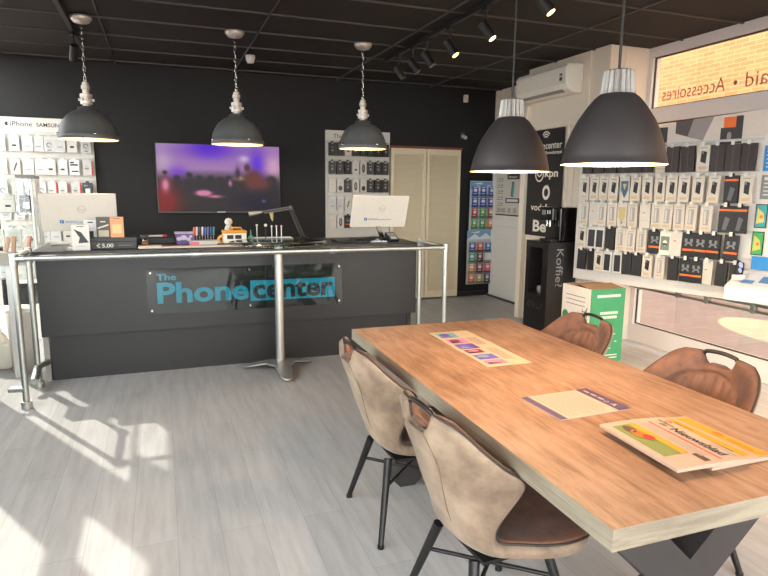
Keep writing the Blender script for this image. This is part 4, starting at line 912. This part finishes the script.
# payment terminal and cables beside the right computer
pt = thing('card_terminal', 'black payment terminal beside the right computer stand', 'terminal', (2.10, 5.40, Z))
m = MB(); m.M = Matrix.Rotation(.4, 4, 'X'); m.box((-.05, -.03, .0), (.05, .13, .035)); m.M = Matrix.Identity(4); m.box((-.05, .0, 0), (.05, .11, .03)); m.build('terminal_body', BLACK, pt, bevel=.004)
m = MB(); m.M = Matrix.Rotation(.4, 4, 'X'); m.box((-.04, .05, .0352), (.04, .11, .037)); m.build('terminal_screen', mat((150, 150, 140), .2), pt)
m = MB(); m.M = Matrix.Rotation(.4, 4, 'X'); m.box((-.03, -.02, .0352), (.03, .03, .039)); m.build('keypad', LGREY, pt)
cb = MB(); pts = []
for i in range(40): 
    a = i*.55; pts.append((1.74+.10*math.sin(a)+.004*i, 5.42+.05*math.cos(a*1.3), Z+.012+.012*abs(math.sin(a*.9))+.0004*i))
cb.tube(pts, .009, 8); o = cb.build('cable_bundle', BLACK); tag(o, 'tangle of black cables left of the payment terminal', 'cable')
o = box((-.09, -.12, 0), (.09, .12, .02)).build('card_reader', mat((28, 27, 28), .4), bevel=.004); o.location = (1.62, 5.50, Z); tag(o, 'flat black reader lying left of the cable tangle', 'reader')
kb = thing('keyboard', 'white keyboard at the left computer on the counter', 'keyboard', (-.70, 5.80, Z)); box((-.2, -.06, 0), (.2, .06, .015)).build('keyboard_body', WHITE, kb, bevel=.003); box((-.19, -.05, .015), (.19, .05, .02)).build('keys', LGREY, kb)

# ------------------------------------------------------------------ wooden table
TT = wood_mat([(108, 76, 56), (154, 117, 92), (173, 135, 109), (188, 153, 127)], 1, .42, 9)
TE = wood_mat([(116, 104, 88), (142, 131, 114), (156, 146, 128), (168, 159, 142)], 1, .5, 26)
TE2 = wood_mat([(112, 102, 88), (134, 124, 109), (147, 138, 121), (158, 150, 134)], 0, .5, 9)
tbl = thing('dining_table', 'long rustic wooden table with black crossed steel legs', 'table', (1.463, 2.07, 0), -.010)
hx, hy = .498, 1.062
m = MB(); z0, z1 = .712, .77
vs = [(-hx, -hy, z0), (hx, -hy, z0), (hx, hy, z0), (-hx, hy, z0), (-hx, -hy, z1), (hx, -hy, z1), (hx, hy, z1), (-hx, hy, z1)]
m.add(vs, [(4, 5, 6, 7)], 0); m.add(vs, [(3, 2, 1, 0)], 0); m.add(vs, [(1, 2, 6, 5), (3, 0, 4, 7)], 1); m.add(vs, [(0, 1, 5, 4), (2, 3, 7, 6)], 2)
m.build('tabletop', [TT, TE, TE2], tbl, weld=True)
LEGM = mat((58, 55, 56), .42, .2, .05)
for y in (-.80, .69):
    m = MB(); m.bar((-.36, y, .712), (.36, y, .005), .10, .13, 0, (1, 0, 1)); m.bar((.36, y+.001, .712), (-.36, y+.001, .005), .098, .13, 0, (1, 0, -1)); m.box((-.40, y-.05, .700), (.40, y+.05, .712)); m.build('leg', LEGM, tbl)
m = MB(); m.box((-.03, -.80, .66), (.03, .69, .70)); m.build('spreader', LEGM, tbl)

# ------------------------------------------------------------------ chairs
CR = [(-.290,.864,.165,.025,-.008), (-.288,.845,.205,.05,-.014), (-.282,.808,.238,.085,-.02), (-.272,.763,.262,.13,-.024), (-.261,.724,.278,.168,-.018), (-.250,.685,.276,.175,-.006), (-.236,.638,.258,.158,0), (-.218,.586,.232,.128,0), (-.198,.534,.208,.095,0),
      (-.176,.482,.192,.066,.006), (-.148,.438,.187,.048,.018), (-.105,.412,.195,.03,.03), (-.04,.402,.212,.012,.036), (.04,.402,.236,0,.03), (.13,.410,.25,0,.016), (.22,.420,.240,0,.004), (.268,.420,.205,-.02,0), (.288,.410,.165,-.035,0)]
def crow(t):
    n = len(CR)-1; x = t*n; i = min(n-1, int(x)); q = x-i
    p = [CR[max(0, i-1)], CR[i], CR[i+1], CR[min(n, i+2)]]
    return [.5*((2*p[1][k])+(-p[0][k]+p[2][k])*q+(2*p[0][k]-5*p[1][k]+4*p[2][k]-p[3][k])*q*q+(-p[0][k]+3*p[1][k]-3*p[2][k]+p[3][k])*q**3) for k in range(5)]
def csurf(s, t):
    x, z, w, c, cz = crow(t); e = abs(s)**2.1
    zz_ = z+cz*e
    nk = max(0, 1-(abs(s)/.50)**6)*max(0, 1-(t/.24))       # hand-hold notch in the top edge
    return V((x+c*e, s*w, zz_-.058*nk))
NS, NT = 56, 72
def shell(off0, off1, quilt):
    m = MB(); G0 = []; G1 = []
    for j in range(NT+1):
        for i in range(NS+1):
            s = -1+2*i/NS; t = j/NT
            du = csurf(min(1, s+.02), t)-csurf(max(-1, s-.02), t); dv = csurf(s, min(1, t+.01))-csurf(s, max(0, t-.01))
            nrm = du.cross(dv); nrm = nrm.normalized()*(-1)
            p = csurf(s, t)
            edge = max(0, 1-max(abs(s)**6, (1-min(1, t/.06))**2, (1-min(1, (1-t)/.05))**2))
            q = 0
            if quilt:
                e2 = (s/.66)**2+((t-.33)/.21)**2
                if e2 < 1: q = .010*abs(math.sin(s*PI*5.2))-.006
                if .93 < e2 < 1.12: q = -.014
            G0.append(p+nrm*off0); k = min(1, max(0, (t-.52)/.12)) if off1 < 0 else 0; G1.append(p+nrm*(off0+(off1-off0)*((.35+.65*edge)*(1-k)+k*1.75*(.85+.15*edge))+q))
    n = len(G0); w = NS+1
    fs = []
    for j in range(NT):
        for i in range(NS):
            a = j*w+i; fs.append((a, a+1, a+w+1, a+w)); fs.append((n+a+w, n+a+w+1, n+a+1, n+a))
    rim = [i for i in range(w)]+[j*w+NS for j in range(1, NT+1)]+[NT*w+i for i in range(NS-1, -1, -1)]+[j*w for j in range(NT-1, 0, -1)]
    for k in range(len(rim)):
        a = rim[k]; b = rim[(k+1) % len(rim)]; fs.append((b, a, n+a, n+b))
    m.add(G0+G1, fs, 0, True); return m, [G0[i] for i in rim]
TAN = suede((112, 92, 76), (140, 118, 98), (164, 142, 120)); BRN = suede((76, 47, 33), (104, 66, 47), (122, 80, 59), 9)
def make_chair():
    p = thing('dining_chair', 'x', 'chair', (0, 0, 0), 0, 'leather chairs around the wooden table')
    mo, rim = shell(.0, -.028, False); mi, _ = shell(.0, .026, True)
    # find which sign faces the sitter: inner normals point to +x/+z on the back
    mo.build('outer_shell', TAN, p, weld=True, label='tan suede outside of the chair shell'); mi.build('inner_upholstery', BRN, p, weld=True, label='brown quilted leather inside of the chair shell')
    m = MB(); m.tube(rim, .0048, 8, 0, True); m.build('piping', mat((48, 40, 37), .6), p)
    for sg_ in (-1, 1):
        m = MB(); pts = [csurf(sg_*.33, tt) - V((.030, 0, 0)) for tt in (.06, .12, .2, .3, .4, .48, .54)]
        m.tube(pts, .003, 6); m.build('seam', mat((120, 96, 76), .7), p)
    m = MB(); pts = []
    for i in range(11):
        a = -1+2*i/10; q = csurf(a*.53, 0); pts.append((q.x+.002, q.y, .862+.010*(1-a*a) - (.014 if abs(a) == 1 else 0)))
    m.tube(pts, .009, 10); m.build('handle', mat((30, 28, 28), .35), p)
    LM = mat((34, 33, 34), .4, .3)
    box((-.11, -.13, .332), (.16, .13, .346)).build('seat_plate', LM, p)
    for sx in (-1, 1):
        for sy in (-1, 1):
            m = MB(); m.tube([(sx*.14, sy*.12, .355), (sx*.215, sy*.235, .012)], [.019, .0125], 12); m.tube([(sx*.215, sy*.235, .0), (sx*.215, sy*.235, .014)], .015, 12); m.build('leg', LM, p)
    m = MB()
    def lp(sx, sy, z): k = (.355-z)/.343; return (sx*(.14+.075*k), sy*(.12+.115*k), z)
    m.tube([lp(-1, -1, .24), lp(1, 1, .24)], .008, 8); m.tube([lp(-1, 1, .24), lp(1, -1, .24)], .008, 8); m.build('brace', LM, p)
    return p
ch = make_chair()
spots = [((1.038, 1.69, 0), .06, 'tan and brown leather chair nearest the camera, left side of table'), ((1.045, 2.475, 0), .0, 'tan and brown leather chair at the far left side of the table'),
         ((1.93, 1.80, 0), PI+.04, 'brown leather chair on the window side beside the newspapers'), ((1.93, 2.63, 0), PI-.02, 'brown leather chair on the window side in front of the green box')]
for k, (l, rz, lb) in enumerate(spots):
    if k == 0: ch.location = l; ch.rotation_euler = (0, 0, rz); ch['label'] = lb
    else: copy_tree(ch, l, rz, lb)

# ------------------------------------------------------------------ papers on the table
T0 = .7705
fl = MB(); fl.box((-.115, -.33, 0), (.115, .33, .0015), 0); fl.frame((-.115, .33, .0016), (0, -1, 0), (1, 0, 0))
pal = [(120, 170, 170), (200, 140, 170), (110, 80, 170), (150, 60, 80), (120, 100, 190), (200, 130, 160)]
fm = [mat((206, 180, 152), .6)]+[mat(c, .5) for c in pal]+[mat((150, 130, 110), .6), mat((70, 50, 80), .5)]
for k, (x, w) in enumerate([(.03, .11), (.16, .10), (.27, .10), (.38, .07), (.47, .09), (.57, .07)]):
    fl.rect(x, .02, x+w-.008, .125 if k != 3 else .11, 1+k, 1); fl.ell(x+w*.4, .06, w*.22, .03, 1+(k+2) % 6, 2); fl.poly([(x+w*.5, .03), (x+w*.85, .03), (x+w*.8, .1)], 8 if k % 2 else 1+(k+4) % 6, 3)
for k in range(4): fl.rect(.16, .145+.014*k, .30, .150+.014*k, 7); fl.rect(.38, .145+.014*k, .58, .150+.014*k, 7)
o = fl.build('flyer', fm); o.location = (1.455, 2.575, T0); o.rotation_euler = (0, 0, -.02); tag(o, 'cream flyer with purple pictures at the far end of the table', 'flyer')
le = MB(); le.box((-.155, -.118, 0), (.155, .118, .003), 0); le.frame((-.155, .118, .0031), (0, -1, 0), (1, 0, 0)); w = .236
le.rect(0, .255, w, .31, 1); le.rect(0, 0, w, .03, 1); le.arc(.15, .275, .006, .009, 0, PI*2, 0, 2); le.poly([(.17, .265), (.185, .295), (.20, .265), (.185, .275)], 0, 2)
for k in range(3): le.rect(.02+.04*k, .275, .05+.04*k, .285, 0, 2)
for k in range(12): le.rect(.015, .05+.016*k, w-.015-(.03 if k % 4 == 3 else 0), .0535+.016*k, 2, 1)
o = le.build('leaflet', [mat((198, 172, 154), .6), mat((84, 68, 102), .5), mat((158, 138, 130), .6)]); o.location = (1.405, 1.735, T0); o.rotation_euler = (0, 0, .03); tag(o, 'leaflet with purple bands in the middle of the table', 'leaflet')
def newspaper(lb, loc, rz, top, W2):
    p = thing('newspaper', lb, 'newspaper', loc, rz, 'newspapers on the table')
    L, th = .335, .010
    m = MB()
    def prof(v):   # v 0..1 along x (page height); folded spine at low x
        return th*(1-.25*v)+.004*math.sin(PI*v)
    n = 10; vs = []
    for j in range(n+1):
        for i in range(n+1):
            vs.append((-W2/2+W2*j/n, L/2-L*i/n, prof(j/n)))
    k0 = len(vs)
    for j in range(n+1):
        for i in range(n+1): vs.append((-W2/2+W2*j/n, L/2-L*i/n, .001))
    w = n+1; fs = []
    for j in range(n):
        for i in range(n):
            a = j*w+i; fs.append((a, a+1, a+w+1, a+w)); fs.append((k0+a+w, k0+a+w+1, k0+a+1, k0+a))
    rim = [i for i in range(w)]+[j*w+n for j in range(1, w)]+[n*w+i for i in range(n-1, -1, -1)]+[j*w for j in range(n-1, 0, -1)]
    for q in range(len(rim)): a = rim[q]; b = rim[(q+1) % len(rim)]; fs.append((b, a, k0+a, k0+b))
    m.add(vs, fs, 0, True); o = m.build('paper_sheets', mat((186, 160, 142), .8), p, weld=True)
    for poly in o.data.polygons: poly.use_smooth = False
    class PM(MB):
        def pt(s, x, y, l): return V((-W2/2+y, L/2-x, prof(max(0, min(1, y/W2)))+.0008*l))
    m = PM(); top(m, L, W2); m.build('front_page', [mat((186, 160, 142), .8), INK, RED, mat((120, 130, 70), .7), ORANGE, YELLOW, mat((150, 146, 138), .7), mat((90, 60, 50), .7)], p)
def strip(m, x0, y0, x1, y1, mi, l=1, n=6):
    for k in range(n): m.rect(x0, y0+(y1-y0)*k/n, x1, y0+(y1-y0)*(k+1)/n, mi, l)
def front(m, L, W):
    m.text('Nieuwsblad', .10, .188, .032, 1, .20, .01); strip(m, .03, .166, .32, .172, 2); m.text('de', .05, .19, .02, 1, .03)
    for k in range(3): m.rect(.03, .148-.011*k, .29, .1515-.011*k, 6)
    strip(m, .03, .025, .26, .110, 3, 1, 8); strip(m, .03, .085, .26, .110, 5, 2, 3); m.ell(.11, .065, .035, .02, 4, 3, 10); m.ell(.14, .073, .022, .016, 2, 4, 10); m.ell(.07, .06, .03, .016, 7, 3, 10); m.rect(.27, .11, .32, .132, 7)
    m.arc(.045, .235, .007, .011, 0, 2*PI, 2, 1); m.rect(.02, .215, .09, .22, 1); m.rect(.22, .232, .31, .237, 6)
def front2(m, L, W):
    strip(m, .012, .195, .32, .243, 5); strip(m, .012, .13, .31, .178, 5); m.rect(.16, .133, .28, .146, 7, 2); m.ell(.16, .22, .02, .012, 4, 2); m.rect(.2, .21, .29, .216, 4, 2); m.rect(.04, .155, .12, .162, 4, 2)
newspaper('yellow fronted newspaper partly covered by another paper', (1.555, 1.325, T0), -.01, front2, .25)
newspaper('folded newspaper titled Nieuwsblad lying on top of a yellow one', (1.430, 1.318, T0+.0165), -.05, front, .25)

# ------------------------------------------------------------------ light
SKY_LO, SKY_HI = 1.6, 16.0
w = bpy.data.worlds.new('sky'); SC.world = w; w.use_nodes = True; bg = w.node_tree.nodes['Background']
t = w.node_tree; tc = t.nodes.new('ShaderNodeTexCoord'); dt = t.nodes.new('ShaderNodeVectorMath'); dt.operation = 'DOT_PRODUCT'; dt.inputs[1].default_value = (-.45, -.9, 0)
t.links.new(tc.outputs['Generated'], dt.inputs[0]); mr = t.nodes.new('ShaderNodeMapRange'); mr.inputs[1].default_value = -.8; mr.inputs[2].default_value = .9; mr.inputs[3].default_value = SKY_LO; mr.inputs[4].default_value = SKY_HI
t.links.new(dt.outputs['Value'], mr.inputs[0]); t.links.new(mr.outputs[0], bg.inputs[1]); bg.inputs[0].default_value = (.97, .98, 1.0, 1)      # sky set brighter towards front and left, to light the room
def light(kind, name, loc, energy, color, **k):
    l = bpy.data.lights.new(name, kind); l.energy = energy; l.color = color
    for a, b in k.items(): setattr(l, a, b)
    o = bpy.data.objects.new(name, l); COL.objects.link(o); o.location = loc; return o
sun = light('SUN', 'sun', (-6, 14, 9), 8., (1, .92, .82), angle=.012)
sdir = V((.4965*math.cos(math.radians(38.8)), -.868*math.cos(math.radians(38.8)), -math.sin(math.radians(38.8))))
sun.rotation_euler = sdir.to_track_quat('-Z', 'Y').to_euler()
for k, (a, b, c_, d) in enumerate(LH):
    o = light('AREA', 'portal_left', (XL-.2, (a+b)/2, (c_+d)/2), 1, (1, 1, 1), shape='RECTANGLE', size=d-c_, size_y=b-a); o.data.cycles.is_portal = True; o.rotation_euler = V((1, 0, 0)).to_track_quat('-Z', 'Y').to_euler()
for k, (a, b, c_, d) in enumerate(FH):
    o = light('AREA', 'portal_front', ((a+b)/2, YF-.2, (c_+d)/2), 1, (1, 1, 1), shape='RECTANGLE', size=b-a, size_y=d-c_); o.data.cycles.is_portal = True; o.rotation_euler = V((0, 1, 0)).to_track_quat('-Z', 'Z').to_euler()
o = light('SPOT', 'window_reflection', (8.1, 8.6, 2.6), 3800, (1, .8, .4), spot_size=.20, spot_blend=.15, shadow_soft_size=.02); o.rotation_euler = (V((6.75, 4.95, -.07))-V((8.1, 8.6, 2.6))).to_track_quat('-Z', 'Y').to_euler()  # added spot standing in for the sun patch on the street
o = light('AREA', 'portal_right', (XR+.2, 1.6, 1.4), 1, (1, 1, 1), shape='RECTANGLE', size=2.9, size_y=6.6); o.data.cycles.is_portal = True; o.rotation_euler = V((-1, 0, 0)).to_track_quat('-Z', 'Y').to_euler()
WARM = (1, .68, .40)
for x in (-.545, .69, 1.90): light('POINT', 'pendant_bulb', (x, 5.75, ZC-.955), 12, WARM, shadow_soft_size=.03)
for y in (2.325, 1.675): light('POINT', 'pendant_bulb', (1.45, y, ZC-1.27), 46, WARM, shadow_soft_size=.03)
for k in range(3):
    o = light('SPOT', 'track_beam', tuple(V((2.34, SY[k], H-.19))+SPOTDIR*.1), 200, (1, .74, .46), spot_size=1.3, spot_blend=.6, shadow_soft_size=.03); o.rotation_euler = SPOTDIR.to_track_quat('-Z', 'Y').to_euler()

vs_ = SC.view_settings; vs_.view_transform = 'Standard'; vs_.look = 'None'; vs_.gamma = 1; vs_.use_curve_mapping = False; vs_.exposure = -0.5
SC.cycles.max_bounces = 8; SC.cycles.transparent_max_bounces = 16; SC.cycles.caustics_reflective = False; SC.cycles.caustics_refractive = False; SC.cycles.sample_clamp_indirect = 6
SC.cycles.use_denoising = True
